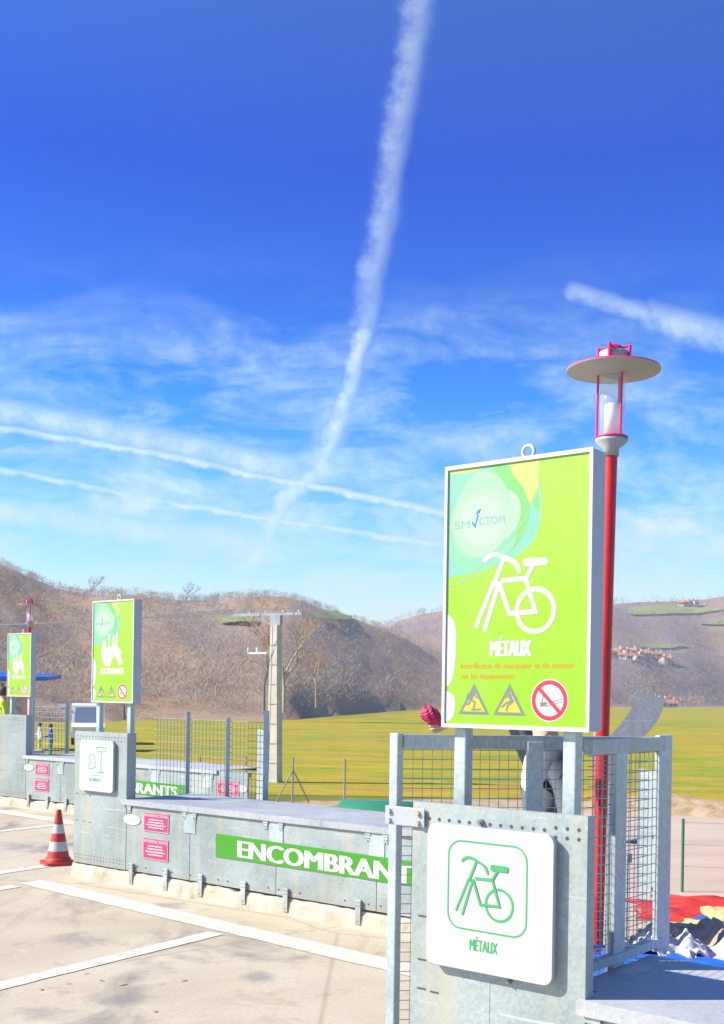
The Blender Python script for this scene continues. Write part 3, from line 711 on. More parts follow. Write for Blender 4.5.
# ------------------------------------------------------------------ pillars with white boards
def guard_pillar(k, label, kind):
    root = thing('guard_pillar', label, 'pillar', W(k, 0, 0), BAY_ROT, 'galvanised pillars under the signs')
    u0, u1 = (-.622, .052) if k == 0 else (-.675, .05)
    zt = 1.322
    mb = MB(); y = -.10                                       # folded plate: front with two side returns and a stiffening lip
    mb.box(u0, u1, y, y+.004, .142, zt, 0); dr = .05 if k == 0 else .10; mb.box(u0, u0+.004, y+.0045, y+dr, .142, zt, 0); mb.box(u1-.004, u1, y+.0045, y+dr, .142, zt, 0)
    mb.box(u0+.0045, u1-.0045, y+.0045, y+.03, zt-.005, zt-.001, 0)
    if k == 0: mb.box(-.30, -.297, y-.0012, y, .142, .75, 0)
    mb.build('plate', 'galvanised', root)
    mb = MB(); rnd = random.Random(k)
    n = 16
    for i in range(n):                                        # perforated strips along top and bottom
        x = u0+.03+(u1-u0-.06)*i/(n-1)
        r = .0065
        for z in ([zt-.045, zt-.075] if (k > 0 or i > n-4) else [zt-.055]):
            mb.tube((x, y-.0008, z), (x, y+.001, z), r, None, 10, 0)
        for z in (.185, .215):
            if k > 0: mb.tube((x, y-.0008, z), (x, y+.001, z), .006, None, 8, 0)
    for z in ([.93, .78, .68] if k == 0 else [.76, .52]):      # row of slots left by bolts under and beside the board
        for i in range(3 if k else 2):
            x = u0+.03+.09*i*(.6 if k == 0 else 1)
            mb.box(x, x+.035, y-.0012, y+.001, z-.004-.012*i*.3, z+.002-.012*i*.3)
    mb.build('bolt_hole', 'hole', root)['kind'] = 'stuff'
    if k == 2: return
    x0, x1, z0, z1 = (-.533, -.048, .782, 1.258) if k == 0 else (-.560, -.095, .798, 1.25)
    mb = MB(); mb.slab(rrect(x0+.004, x1-.004, z0+.004, z1-.004, .03), y-.022, y-.0015, 1); 
    mb.slab(rrect(x0, x1, z0, z1, .032), y-.034, y-.0222, 0)
    mb.build('white_board', ['board_white', 'board_edge'], root)
    yb = y-.0348; mb = MB(); w, h = x1-x0, z1-z0
    if kind == 'bike':
        mb.stroke(rrect(x0+.18*w, x1-.195*w, z0+.285*h, z1-.105*h, .05), .0055, yb, 0, True)
        bike(mb, x0+.23*w, z0+.345*h, .49*w, .45*h, .0085, yb-.0003, 0)
    else:
        P = lambda a, b: (x0+a*w, z0+b*h)
        mb.stroke([P(.28, .66), P(.34, .72), P(.43, .70), P(.47, .60), P(.50, .48), P(.42, .45), P(.30, .43), P(.28, .52), P(.33, .54), P(.31, .62)], .006, yb, 0, True)
        mb.stroke([P(.50, .86), P(.80, .86), P(.76, .78), P(.54, .78)], .006, yb, 0, True)
        mb.stroke([P(.65, .78), P(.65, .38)], .008, yb-.0003, 0); mb.stroke([P(.55, .375), P(.75, .375)], .008, yb-.0006, 0)
        mb.stroke([P(.28, .31), P(.72, .31)], .004, yb, 0)
    mb.build('pictogram', 'line_green', root)
    mb = MB()
    if kind == 'bike': mb.text('MÉTAUX', x0+.365*w, x0+.585*w, z0+.145*h, z0+.245*h, yb, 0, .05)
    else: mb.text('ENCOMBRANTS', x0+.30*w, x0+.66*w, z0+.19*h, z0+.26*h, yb, 0, .006)
    mb.build('lettering', 'line_green', root)
    if k == 0:
        mb = MB()
        for x, z, r in ((-.34, 1.272, .012), (-.22, .765, .010)): mb.tube((x, y-.012, z), (x, y, z), r, None, 6, 0, True, False); mb.tube((x, y-.02, z), (x, y-.012, z), r*.5, None, 8)
        mb.build('bolt', 'bolt', root)
for k, kd, lab in ((0, 'bike', 'large galvanised pillar carrying the white board with a green bicycle, nearest to the camera'),
                   (1, 'bulky', 'galvanised pillar with a white board standing just behind the traffic cone'),
                   (2, 'bulky', 'distant galvanised pillar cut by the left edge of the picture')):
    guard_pillar(k, lab, kd)

# ------------------------------------------------------------------ guard walls with hinged lids
def hinge(root, u, z):
    mb = MB(); y = -.104
    mb.box(u-.018, u+.018, y-.004, y, z-.07, z-.005, 0); mb.box(u-.026, u+.026, y-.009, y-.0045, z-.022, z-.006, 0)
    mb.tube((u-.028, y-.008, z-.002), (u+.028, y-.008, z-.002), .007, None, 8, 0)
    for dx in (-.011, .011): mb.tube((u+dx, y-.007, z-.048), (u+dx, y-.0035, z-.048), .0045, None, 6, 1)
    mb.tube((u, y-.007, z-.064), (u, y-.0035, z-.064), .0045, None, 6, 1)
    mb.build('hinge', ['galvanised_post', 'hole'], root)
def notice(root, x0, x1, z0, z1, y):
    mb = MB(); mb.slab([(x0, z0), (x1, z0), (x1, z1), (x0, z1)], y-.003, y, 1)
    e = .008; mb.flat([(x0+e, z0+e), (x1-e, z0+e), (x1-e, z1-e*.6), (x0+e, z1-e*.6)], y-.0034, 0)
    o = mb.build('notice', ['pink', 'pale_pink'], root)
    mb = MB(); h = z1-z0; w = x1-x0
    mb.text('INTERDICTION', x0+.05*w, x1-.05*w, z0+.78*h, z0+.92*h, y-.0042, 0, .09)
    rnd = random.Random(3)
    for i, (a, b) in enumerate(((.22, .78), (.18, .82), (.12, .88), (.2, .8))):      # lines too small to read in the photograph
        x = x0+a*w; zz = z0+(.60-.135*i)*h
        while x < x0+b*w:
            l = rnd.uniform(.03, .10)*w; mb.box(x, min(x+l, x0+b*w), y-.0046, y-.0036, zz, zz+.062*h); x += l+.018*w
    mb.build('lettering', 'white_ink', o)
def guard_wall(k, label, full=True):
    root = thing('guard_wall', label, 'guard wall', W(k, 0, 0), BAY_ROT, 'galvanised guard walls along the quay')
    y = -.10; z0, z1 = .146, .742; end = {0: 3.2, 1: 4.74, 2: 4.46}[k]
    seams = [.056, .86, 1.83, 2.81, 3.78, end]
    for a, b in zip(seams, seams[1:]):
        if b <= a: continue
        b = min(b, end)
        mb = MB(); N = 8                                        # slightly dented sheet
        rnd = random.Random(int(a*100)+k)
        for j in range(5):
            for i in range(N+1):
                edge_ = i in (0, N) or j in (0, 4)
                mb.v.append((a+.003+(b-a-.006)*i/N, y-(0 if edge_ else rnd.uniform(0, .004)), z0+(z1-z0)*j/4))
        for j in range(4):
            for i in range(N): mb.f.append([j*(N+1)+i, j*(N+1)+i+1, (j+1)*(N+1)+i+1, (j+1)*(N+1)+i]); mb.m.append(0); mb.sm.append(True)
        mb.box(a+.003, b-.003, y+.003, y+.02, z0, z1, 0)
        o = mb.build('panel', 'galvanised', root)
    mb = MB()
    for a in seams[1:-1]: mb.box(a-.07, a+.07, y-.0062, y-.0044, z1-.21, z1-.035, 0)
    mb.build('splice_plate', 'galvanised_post', root)
    mb = MB(); cuts = {0: [.03, 1.4, end], 1: [0, .86, 2.30, 3.78, 4.48], 2: [0, .86, 2.30, 3.95]}[k]
    for a, b in zip(cuts, cuts[1:]):                            # folded lid sheets with a front lip
        mb.box(a+.002, b-.002, -.118, (.62 if k == 0 else .72), .744, .752, 0, .002); mb.box(a+.002, b-.002, -.122, -.1185, .706, .751, 0)
        if k: mb.box(a+.004, b-.004, .715, .719, .70, .7435, 0)
    if k == 0: mb.box(-.07, .0315, .02, .62, .744, .752, 0, .002)
    mb.build('lid', 'galvanised_lid', root)
    mb = MB(); mb.box(seams[0], end, y+.021, y+.06, .69, .7435); mb.build('rail', 'dark_steel', root)
    for u in ((.10, .80, .92, 1.72, 1.88, 2.73, 2.89, 3.70, 3.86) if k else (.085, .30, 1.0, 1.2)): hinge(root, u, .708)
    for u in (.15, .59, 1.01, 1.50, 1.95, 2.66, 3.3, 3.9, 4.5):
        if u > end: continue
        mb = MB(); mb.box(u-.024, u+.024, y-.026, y-.0215, .035, .215, 0); mb.box(u-.02, u+.02, y-.0212, y-.005, .15, .21, 0)
        for dx, dz, yy in ((-.012, .195, y-.029), (.012, .195, y-.029), (-.012, .17, y-.029), (.012, .17, y-.029), (0, .06, y-.030)):
            mb.tube((u+dx, yy, dz), (u+dx, yy+.006, dz), .005, None, 6, 1)
        mb.build('anchor_bracket', ['galvanised_post', 'bolt'], root)
    mb = MB(); rnd = random.Random(9)
    for i in range(int(end/.11)):
        if rnd.random() < .55: mb.tube((.1+.11*i, y-.006, .19), (.1+.11*i, y-.003, .19), .006, None, 8, 0)
    mb.build('rivet', 'hole', root)['kind'] = 'stuff'
    if not full: return
    ya = y-.0085
    mb = MB(); mb.slab([(1.172, .372), (3.43, .362), (3.43, .532), (1.172, .556)], ya, ya+.0035, 0); nb = mb.build('name_board', 'name_green', root)
    mb = MB(); mb.text('ENCOMBRANTS', 1.43, 3.24, .393, .525, ya-.0012, 0, .21)
    for i, v in enumerate(mb.v):
        mb.v[i] = (v[0], v[1], v[2]-(v[0]-1.43)*.011)
    mb.build('lettering', 'white_ink', nb)
    for a, b, c, d in ((.292, .606, .503, .664), (.286, .602, .270, .448), (3.95, 4.32, .47, .635), (3.95, 4.32, .27, .44)): notice(root, a, b, c, d, ya+.003)
    for cx, cz in ((.137, .585), (4.34, .555)):
        mb = MB(); n = 28; mb.slab([(cx+.112*math.cos(2*PI*i/n), cz+.046*math.sin(2*PI*i/n)) for i in range(n)], ya, ya+.0035, 0)
        o = mb.build('oval_sticker', 'white_ink', root); mb = MB()
        rnd = random.Random(5); x = cx-.07
        while x < cx+.06: mb.box(x, x+.012, ya-.001, ya-.0002, cz-.015, cz+.013); x += rnd.choice((.018, .022, .03))
        mb.build('lettering', 'board_edge', o)
guard_wall(1, 'galvanised guard wall with the green bulky-waste name board, between the two nearer pillars')
guard_wall(2, 'far galvanised guard wall with pink notices, seen left of and behind the middle pillar')
guard_wall(0, 'guard wall corner with hinged lid at the bottom right beside the big pillar', False)
for k in (1, 2):                                               # tall plate closing the far end of a wall
    root = thing('end_plate', 'upright galvanised plate with cut corners seen through the near mesh fence' if k == 1 else 'upright galvanised plate at the far end of the distant guard wall', 'plate', W(k, 0, 0), BAY_ROT, 'end plates of the guard walls')
    mb = MB(); e0 = 4.785 if k == 1 else 4.57; mb.slab([(e0, .142), (e0+.17, .142), (e0+.17, .62), (e0+.15, .66), (e0+.15, 1.0), (e0+.185, 1.04), (e0+.185, 1.245), (e0, 1.268)], -.07, -.064, 0); mb.build('plate', 'galvanised_post', root)
    mb = MB()
    for x, z in ((e0+.12, 1.17), (e0+.11, .86), (e0+.11, .55), (e0+.11, .3)): mb.tube((x, -.074, z), (x, -.069, z), .012, None, 10)
    mb.build('bolt', 'hole', root)

# ------------------------------------------------------------------ mesh fences
def mesh_panel(mb, a, b, z0, z1, cell, r, m=0):
    a = Vector((*a, 0)); b = Vector((*b, 0)); L = (b-a).length; d = (b-a)/L; nn = Vector((-d.y, d.x, 0))
    n = int(L/cell)
    for i in range(1, n):
        p = a+d*(L*i/n); mb.tube((p.x, p.y, z0), (p.x, p.y, z1), r, None, 4, m, False, False)
    k = int((z1-z0)/cell)
    for i in range(k+1):
        z = z0+(z1-z0)*i/k; q = nn*r*1.6
        mb.tube((a.x+q.x, a.y+q.y, z), (b.x+q.x, b.y+q.y, z), r, None, 4, m, False, False)
def fence(k, label, runs, posts, z0, zt, cell, r, group, rail=True):
    root = thing('mesh_fence', label, 'fence', W(k, 0, 0), BAY_ROT, group)
    mb = MB()
    for a, b, zb in runs: mesh_panel(mb, a, b, zb, zt-.02, cell, r)
    mb.build('wire_mesh', 'wire', root)
    if rail:
        for a, b, zb in runs:
            d = (Vector(b)-Vector(a)).normalized(); nn = Vector((-d.y, d.x))*.016; L = (Vector(b)-Vector(a)).length
            for z, zz in ((zt-.05, zt), (zb, zb+.03)):
                mb = MB(); P = [Vector(a)+nn, Vector(b)+nn, Vector(b)-nn, Vector(a)-nn]
                vs = [(p.x, p.y, z) for p in P]+[(p.x, p.y, zz) for p in P]
                mb.add(vs, [[3, 2, 1, 0], [4, 5, 6, 7], [0, 1, 5, 4], [1, 2, 6, 5], [2, 3, 7, 6], [3, 0, 4, 7]], 0)
                if zz == zt:
                    for i in range(int(L/.045)):              # slots punched in the top rail
                        p = Vector(a)+d*(.03+.045*i)
                        for sd_ in (1, -1):
                            q = p+nn*sd_*1.03; mb.add([(q.x-d.x*.003, q.y-d.y*.003, zt-.04), (q.x+d.x*.003, q.y+d.y*.003, zt-.04), (q.x+d.x*.003, q.y+d.y*.003, zt-.015), (q.x-d.x*.003, q.y-d.y*.003, zt-.015)], [[0, 1, 2, 3]], 1)
                mb.build('rail', ['galvanised_post', 'white_paint'], root)
    for x, y, zb, zz, h, *rz in posts:
        hx, hy = h if isinstance(h, tuple) else (h, h)
        mb = MB(); mb.box(-hx, hx, -hy, hy, zb, zz, 0, .003); p_ = mb.build('post', 'galvanised_post', root, (x, y, 0)); p_.rotation_euler.z = rz[0] if rz else 0
    return root
fr = fence(0, 'near galvanised mesh fence around the big pillar, with the person behind it',
      [((-.712, -.04), (-.085, .62), .05), ((-.07, .13), (-.07, .70), .775)],
      [(-.728, -.06, .0, 1.555, .018), (-.375, .30, 0, 1.53, (.030, .012), .834), (-.165, .53, 0, 1.53, (.028, .012), .834), (-.07, .36, .756, 1.53, (.010, .042)), (-.07, .72, .756, 1.555, (.010, .055))],
      .775, 1.55, .034, .0015, 'mesh fences on the quay')
mb = MB(); mb.box(-.735, -.565, -.113, -.106, 1.235, 1.30, 0, .002)
for x in (-.715, -.59):
    for z in (1.25, 1.283): mb.tube((x, -.123, z), (x, -.112, z), .009, None, 6, 1 if x > -.65 else 0, True, False)
mb.build('bracket', ['aluminium', 'brass_bolt'], fr)
fence(1, 'galvanised mesh fence with slim posts behind the middle guard wall lid',
      [((-1.02, 1.12), (.72, .96), .60)],
      [(-.45, 1.06, -1.6, 1.5, .02, .8), (.16, 1.0, -1.6, 1.46, .02, .8), (.70, .95, -1.6, 1.53, .024, .8)], .60, 1.44, .055, .0027, 'mesh fences on the quay', False)
fence(2, 'distant mesh fence with slim posts at the left behind the far guard wall',
      [((-1.5, 1.05), (-.5, 1.03), .60)], [(-1.42, 1.05, 0, 1.55, .02, .8), (-.53, 1.03, 0, 1.5, .022, .8)], .60, 1.44, .08, .0032, 'mesh fences on the quay', False)

# ------------------------------------------------------------------ red lamp posts
def lamp(px, py, D, zt, label, s=1.0, tilt=0.0):
    a, b = ray(px, py); root = thing('street_lamp', label, 'street lamp', (a*D, D, 0), .5, 'red lamp posts'); root.rotation_euler = (0, tilt, 0)
    mb = MB(); mb.tube((0, 0, 0), (0, 0, zt-.40*s), .030, .030, 20, 0); mb.lathe([(.09, 0), (.09, .012), (.045, .014), (.04, .10), (.031, .11)], (0, 0, 0), 24); mb.build('pole', 'lamp_red', root)
    z = zt-.40*s
    mb = MB(); mb.lathe([(0.0, -.02), (.036, -.02), (.036, .015), (.072, .045), (.074, .06), (.0, .062)], (0, 0, z), 32, 0)
    mb.build('collar', 'lamp_grey', root)
    mb = MB(); mb.lathe([(.0735, .061), (.076, .061), (.076, .069), (.0, .070)], (0, 0, z), 32, 0); mb.build('collar_rim', 'lamp_crimson', root)
    mb = MB(); mb.lathe([(.056, .071), (.060, .071), (.060, .345), (.056, .345), (.056, .071)], (0, 0, z), 32); mb.build('glass_cylinder', 'lamp_glass', root)
    mb = MB(); mb.lathe([(0, .0705), (.036, .0705), (.036, .215), (.030, .222), (0, .224)], (0, 0, z), 24); mb.build('bulb', 'plastic_tube', root)
    for i in range(3):
        t = PI*1.12+2*PI*i/3-.5
        mb = MB(); mb.tube((.068*math.cos(t), .068*math.sin(t), z+.0695), (.068*math.cos(t), .068*math.sin(t), z+.352), .0055, None, 8); mb.build('rod', 'lamp_crimson', root)
    mb = MB(); mb.lathe([(.045, .35), (.212, .372), (.214, .378)], (0, 0, z), 48, 1); mb.lathe([(.214, .378), (.212, .384), (.075, .405), (.0, .406)], (0, 0, z), 48, 0)
    mb.lathe([(.0, .3495), (.046, .3495)], (0, 0, z), 32, 2); mb.build('shade', ['lamp_crimson', 'lamp_grey', 'dark_steel'], root)
    mb = MB(); mb.lathe([(.062, .405), (.066, .46), (.0, .462)], (0, 0, z), 32, 1)
    mb.lathe([(.042, .462), (.036, .485), (.015, .497), (0, .499)], (0, 0, z), 24, 0)
    for i in range(4):
        t = PI/4+PI/2*i+.3; c, s2 = math.cos(t), math.sin(t)
        mb.tube((.070*c, .070*s2, z+.40), (.074*c, .074*s2, z+.485), .008, None, 8, 0); mb.tube((.074*c, .074*s2, z+.482), (.030*c, .030*s2, z+.478), .006, None, 6, 0)
    mb.build('cap', ['lamp_crimson', 'lamp_grey'], root)
lamp(593, 1060, 5.28, 3.225, 'red lamp post with flat disc shade rising behind the big sign', tilt=.0145)
lamp(28.5, 700, 20.6, 3.225, 'small distant red lamp behind the lime sign at the left edge')

# ------------------------------------------------------------------ traffic cone
x, y = gp(58, 864, 0)
root = thing('traffic_cone', 'orange and white striped traffic cone standing before the middle pillar', 'traffic cone', (x, y, 0), .5)
mb = MB(); mb.slab(rrect(-.15, .15, -.15, .15, .04), 0, .03)
mb.v = [(v[0], v[2], v[1]) for v in mb.v]; mb.f = [f[::-1] for f in mb.f]; mb.lathe([(.128, .03), (.122, .055), (.115, .065), (.1, .07)], (0, 0, 0), 32); mb.build('base', 'cone_orange', root)
mb = MB(); H = .515; prof = [(.108, .066, 0), (.094, .13, 0), (.0935, .132, 1), (.077, .22, 1), (.0765, .222, 0), (.061, .30, 0), (.0605, .302, 1), (.046, .385, 1), (.0455, .387, 0), (.025, H, 0), (.021, H+.012, 0), (.0, H+.013, 0)]
for (r0, z0, m0), (r1, z1, m1) in zip(prof, prof[1:]): mb.lathe([(r0, z0), (r1, z1)], (0, 0, 0), 32, m0)
mb.build('body', ['cone_orange', 'cone_white'], root)

# ------------------------------------------------------------------ power pole and its wires
a, b = ray(274, 780); D = 42.0
root = thing('power_pole', 'pale concrete power pole with ladder-like recesses and a crossarm at the field edge', 'utility pole', (a*D, D, LOW), -.55)
mb = MB(); Hp = 6.1
def tap(z, k): return (.34-.012*z*4)*k
lv = [i*.72 for i in range(9)]
for (z0, z1) in zip(lv, lv[1:]):
    w0, w1 = .25-.018*z0, .25-.018*z1; d = .17
    for s in (-1, 1):
        x0, x1 = (s*w0, s*(w0-.10)), (s*w1, s*(w1-.10))
        vs = [(x0[0], -d, z0), (x0[1], -d, z0), (x0[1], d, z0), (x0[0], d, z0), (x1[0], -d, z1), (x1[1], -d, z1), (x1[1], d, z1), (x1[0], d, z1)]
        mb.add(vs, [[0, 1, 5, 4], [1, 2, 6, 5], [2, 3, 7, 6], [3, 0, 4, 7], [4, 5, 6, 7]])
    mb.box(-w1+.099, w1-.099, -d+.012, d-.012, z0+.001, z1-.001)
mb.build('shaft', 'pole_concrete', root)
mb = MB()
for z in lv[1:-1]: 
    w0 = .25-.018*z; mb.box(-w0-.004, w0+.004, -.176, -.1715, z-.02, z+.008)
mb.build('joint', 'dark_steel', root)
mb = MB(); mb.box(-2.0, 1.15, -.05, .05, 6.12, 6.22); mb.box(-.22, .22, -.09, .09, 5.76, 6.118)
mb.tube((-.9, 0, 6.15), (-.1, 0, 5.7), .03); mb.build('crossarm', 'dark_steel', root)
for x in (-1.85, -1.2, -.5, .3, 1.0):
    mb = MB(); mb.lathe([(.02, 0), (.04, .02), (.025, .04), (.04, .06), (0, .10)], (x, 0, 6.221), 12); mb.build('insulator', 'insulator', root)
mb = MB(); mb.box(-1.3, -.42, -.03, .03, 4.72, 4.78); mb.tube((-1.25, 0, 4.78), (-1.25, 0, 4.95), .05); mb.tube((-.85, 0, 4.78), (-.85, 0, 4.95), .05); mb.build('side_bracket', 'insulator', root)
M = Matrix.Translation((a*D, D, LOW)) @ Matrix.Rotation(-.55, 4, 'Z')
for x in (-1.85, -.5, 1.0):
    p0 = M @ Vector((x, 0, 6.4)); p1 = p0+Vector((-38, 4, .3)); mb = MB(); prev = None
    for i in range(25):
        t = i/24; p = p0.lerp(p1, t)-Vector((0, 0, 1.0*4*t*(1-t)))
        if prev: mb.tube(prev, p, .011, None, 4, 0, False)
        prev = p
    tag(mb.build('overhead_wire', 'wire'), 'thin overhead wire running left from the crossarm of the concrete pole', 'wire', 'overhead wires at the power pole')

# ------------------------------------------------------------------ field fences of thin posts
def post_line(label, spots, h, mat, braces=()):
    root = thing('wire_fence', label, 'fence', (0, 0, 0)); tops = []
    for i, (px, D) in enumerate(spots):
        a, b = ray(px, 760); p = Vector((a*D, D, LOW)); tops.append(p)
        mb = MB(); mb.tube(p, p+Vector((0, 0, h)), .028, None, 6); o = mb.build('post', mat, root)
        if i in braces:
            mb = MB()
            for s in (-1, 1): mb.tube(p+Vector((s*.5, .1, 0)), p+Vector((0, 0, h*.75)), .022, None, 6)
            mb.build('brace', mat, root)
    mb = MB()
    for p, q in zip(tops, tops[1:]):
        for f in (.35, .65, .95): mb.tube(p+Vector((0, 0, h*f)), q+Vector((0, 0, h*f)), .003, None, 4, 0, False)
    mb.build('wire', 'wire', root)
post_line('wire fence on thin steel posts with one braced post along the field edge', [(200, 35), (246, 34.6), (293, 34.2), (345, 34), (400, 33.6)], 1.35, 'dark_steel', (2,))
post_line('thin green fence posts beside the sandy road at the right', [(684, 19.5), (756, 19.3), (830, 19)], 1.25, 'fence_green')

# ------------------------------------------------------------------ green wheeled container
a, b = ray(372, 800); D = 17.5
root = thing('wheeled_bin', 'green wheeled waste container with a domed lid behind the middle guard wall', 'waste container', (a*D+.1, D, LOW), -.25); root.scale = (.9, .9, .97)
mb = MB(); w, d = .66, .52
vs = [(-w*.9, -d*.85, .18), (w*.9, -d*.85, .18), (w*.9, d*.85, .18), (-w*.9, d*.85, .18), (-w, -d, 1.25), (w, -d, 1.25), (w, d, 1.25), (-w, d, 1.25)]
mb.add(vs, [[3, 2, 1, 0], [4, 5, 6, 7], [0, 1, 5, 4], [1, 2, 6, 5], [2, 3, 7, 6], [3, 0, 4, 7]]); mb.box(-w-.03, w+.03, -d-.03, d+.03, 1.2505, 1.30, 0, .01); mb.build('body', 'bin_green', root)
mb = MB(); n = 14
for i in range(n+1):
    t = PI*i/n; yy, zz = -(d+.02)*math.cos(t), 1.301+.42*math.sin(t)**.8
    for x in (-w-.02, -w+.06, w-.06, w+.02): mb.v.append((x, yy*(1 if abs(x) < w else .93), zz if abs(x) < w else 1.301+(zz-1.301)*.86))
for i in range(n):
    for j in range(3): mb.f.append([4*i+j, 4*i+j+1, 4*i+5+j, 4*i+4+j]); mb.m.append(0); mb.sm.append(True)
mb.f.append([4*i for i in range(n+1)]); mb.m.append(0); mb.sm.append(False); mb.f.append([4*i+3 for i in range(n+1)][::-1]); mb.m.append(0); mb.sm.append(False)
lid = mb.build('lid', 'bin_green', root)
for x in (-.25, .22):
    mb = MB(); mb.box(x-.11, x+.11, -.47, -.44, 1.53, 1.57, 0, .008); mb.box(x-.11, x-.08, -.44, -.36, 1.535, 1.565); mb.box(x+.08, x+.11, -.44, -.36, 1.535, 1.565); mb.build('handle', 'bin_green', lid)
for sx in (-1, 1):
    for sy in (-1, 1):
        mb = MB(); mb.tube((sx*.5-.03, sy*.36, .09), (sx*.5+.03, sy*.36, .09), .09, None, 16); mb.build('wheel', 'rubber', root)

# ------------------------------------------------------------------ skip full of waste in the nearest bay
root = thing('skip', 'steel skip with a blue rim behind the lid at the bottom right', 'skip', W(0, 0, 0), BAY_ROT)
mb = MB(); u0, u1, v0, v1 = -.50, 3.4, .92, 2.62; zr = .56
vs = [(u0, v0, LOW), (u1, v0, LOW), (u1, v1, LOW), (u0, v1, LOW), (u0, v0, zr), (u1, v0, zr), (u1, v1, zr), (u0, v1, zr)]
mb.add(vs, [[0, 1, 5, 4], [1, 2, 6, 5], [2, 3, 7, 6], [3, 0, 4, 7], [3, 2, 1, 0]])
i_ = .05; vs2 = [(u0+i_, v0+i_, zr-.5), (u1-i_, v0+i_, zr-.5), (u1-i_, v1-i_, zr-.5), (u0+i_, v1-i_, zr-.5), (u0+i_, v0+i_, zr), (u1-i_, v0+i_, zr), (u1-i_, v1-i_, zr), (u0+i_, v1-i_, zr)]
mb.add(vs2, [[4, 5, 1, 0], [5, 6, 2, 1], [6, 7, 3, 2], [7, 4, 0, 3], [0, 1, 2, 3]]); mb.add(vs[4:]+vs2[4:], [[0, 1, 5, 4], [1, 2, 6, 5], [2, 3, 7, 6], [3, 0, 4, 7]])
mb.build('body', 'dark_steel', root)
mb = MB(); e = .035
for a, b, c, d in ((u0-e, u1+e, v0-e, v0+e), (u0-e, u1+e, v1-e, v1+e), (u0-e, u0+e, v0+e, v1-e), (u1-e, u1+e, v0+e, v1-e)): mb.box(a, b, c, d, zr+.001, zr+.055, 0, .006)
mb.build('rim', 'blue_tarp', root)
def heap(name, label, cat, cu, cv, ru, rv, z, h, mat, seed, thick=.012, tilt=(0, 0), rot=0, fold=.03, droop=None):
    rnd = random.Random(seed); N = 44; ph = [rnd.uniform(0, 6.3) for _ in range(8)]; mb = MB()
    def P(i, j, dz):
        s, t = 2*i/N-1, 2*j/N-1
        ea = 1+.07*math.sin(5*t+ph[0])+.05*math.sin(9*t+ph[1]); eb = 1+.08*math.sin(4*s+ph[2])+.05*math.sin(11*s+ph[3])
        x, y = s*ru*ea, t*rv*eb; q = max(0, 1-(s*s+t*t)*.5)
        zz = z+h*q+fold*(math.sin(7*s+3*t+ph[4])+.6*math.sin(5*t-9*s+ph[5])+.5*math.sin(17*s+6*t+ph[6])+.3*math.sin(29*s-13*t+ph[7])+.25*math.sin(23*t+11*s+ph[0]))+tilt[0]*s+tilt[1]*t
        if droop: zz -= droop*max(0, t-.35)**1.5
        c, sn = math.cos(rot), math.sin(rot)
        return (cu+x*c-y*sn, cv+x*sn+y*c, zz+dz)
    for dz in (0, -thick):
        for i in range(N+1):
            for j in range(N+1): mb.v.append(P(i, j, dz))
    S = (N+1)**2
    for i in range(N):
        for j in range(N):
            q = [i*(N+1)+j, (i+1)*(N+1)+j, (i+1)*(N+1)+j+1, i*(N+1)+j+1]
            for f in (q, [S+x for x in q[::-1]]): mb.f.append(f); mb.m.append(0); mb.sm.append(True)
    for i in range(N):
        for a, b in ((i*(N+1), (i+1)*(N+1)), (i*(N+1)+N, (i+1)*(N+1)+N), (i, i+1), (N*(N+1)+i, N*(N+1)+i+1)):
            mb.f.append([a, b, S+b, S+a]); mb.m.append(0); mb.sm.append(False)
    o = mb.build(name, mat, None, W(0, 0, 0)); o.rotation_euler.z = BAY_ROT
    return tag(o, label, cat)
heap('blue_sheet', 'strip of blue plastic sheet along the near edge of the full skip', 'tarpaulin', .50, 1.00, .95, .12, .645, .02, 'blue_tarp', 1, fold=.006)
heap('blanket', 'bluish purple blanket heaped in the skip behind the blue sheet', 'blanket', .26, 1.26, .42, .22, .62, .12, 'purple_cloth', 2, tilt=(.06, 0))
heap('crumpled_cloth', 'crumpled white cloth in the left corner of the full skip', 'cloth', -.27, 1.22, .19, .16, .63, .06, 'white_cloth', 3, fold=.02)
heap('brown_shade_and_leaf', 'brown sheet added as painted shadow in the skip between white cloth and yellow cardboard', 'sheet', -.22, 1.52, .30, .14, .61, .08, 'brown_shade_and_leaf', 4, fold=.025)  # shadow between the waste, put in as a brown coloured sheet
heap('cardboard', 'pale yellow cardboard lying flat across the skip beside the purple blanket', 'cardboard', .02, 1.80, .50, .17, .62, .05, 'cardboard', 5, fold=.006)
heap('folded_cardboard', 'smaller yellow cardboard sheet tucked under the red tarpaulin in the skip', 'cardboard', -.16, 2.10, .32, .12, .62, .05, 'cardboard', 6, tilt=(0, .03), fold=.010)
heap('red_tarpaulin', 'red tarpaulin with hanging fringe draped over the far rim of the skip', 'tarpaulin', .10, 2.40, 1.05, .19, .585, .03, 'red_tarp', 7, fold=.013, tilt=(0, .03), rot=-.03)

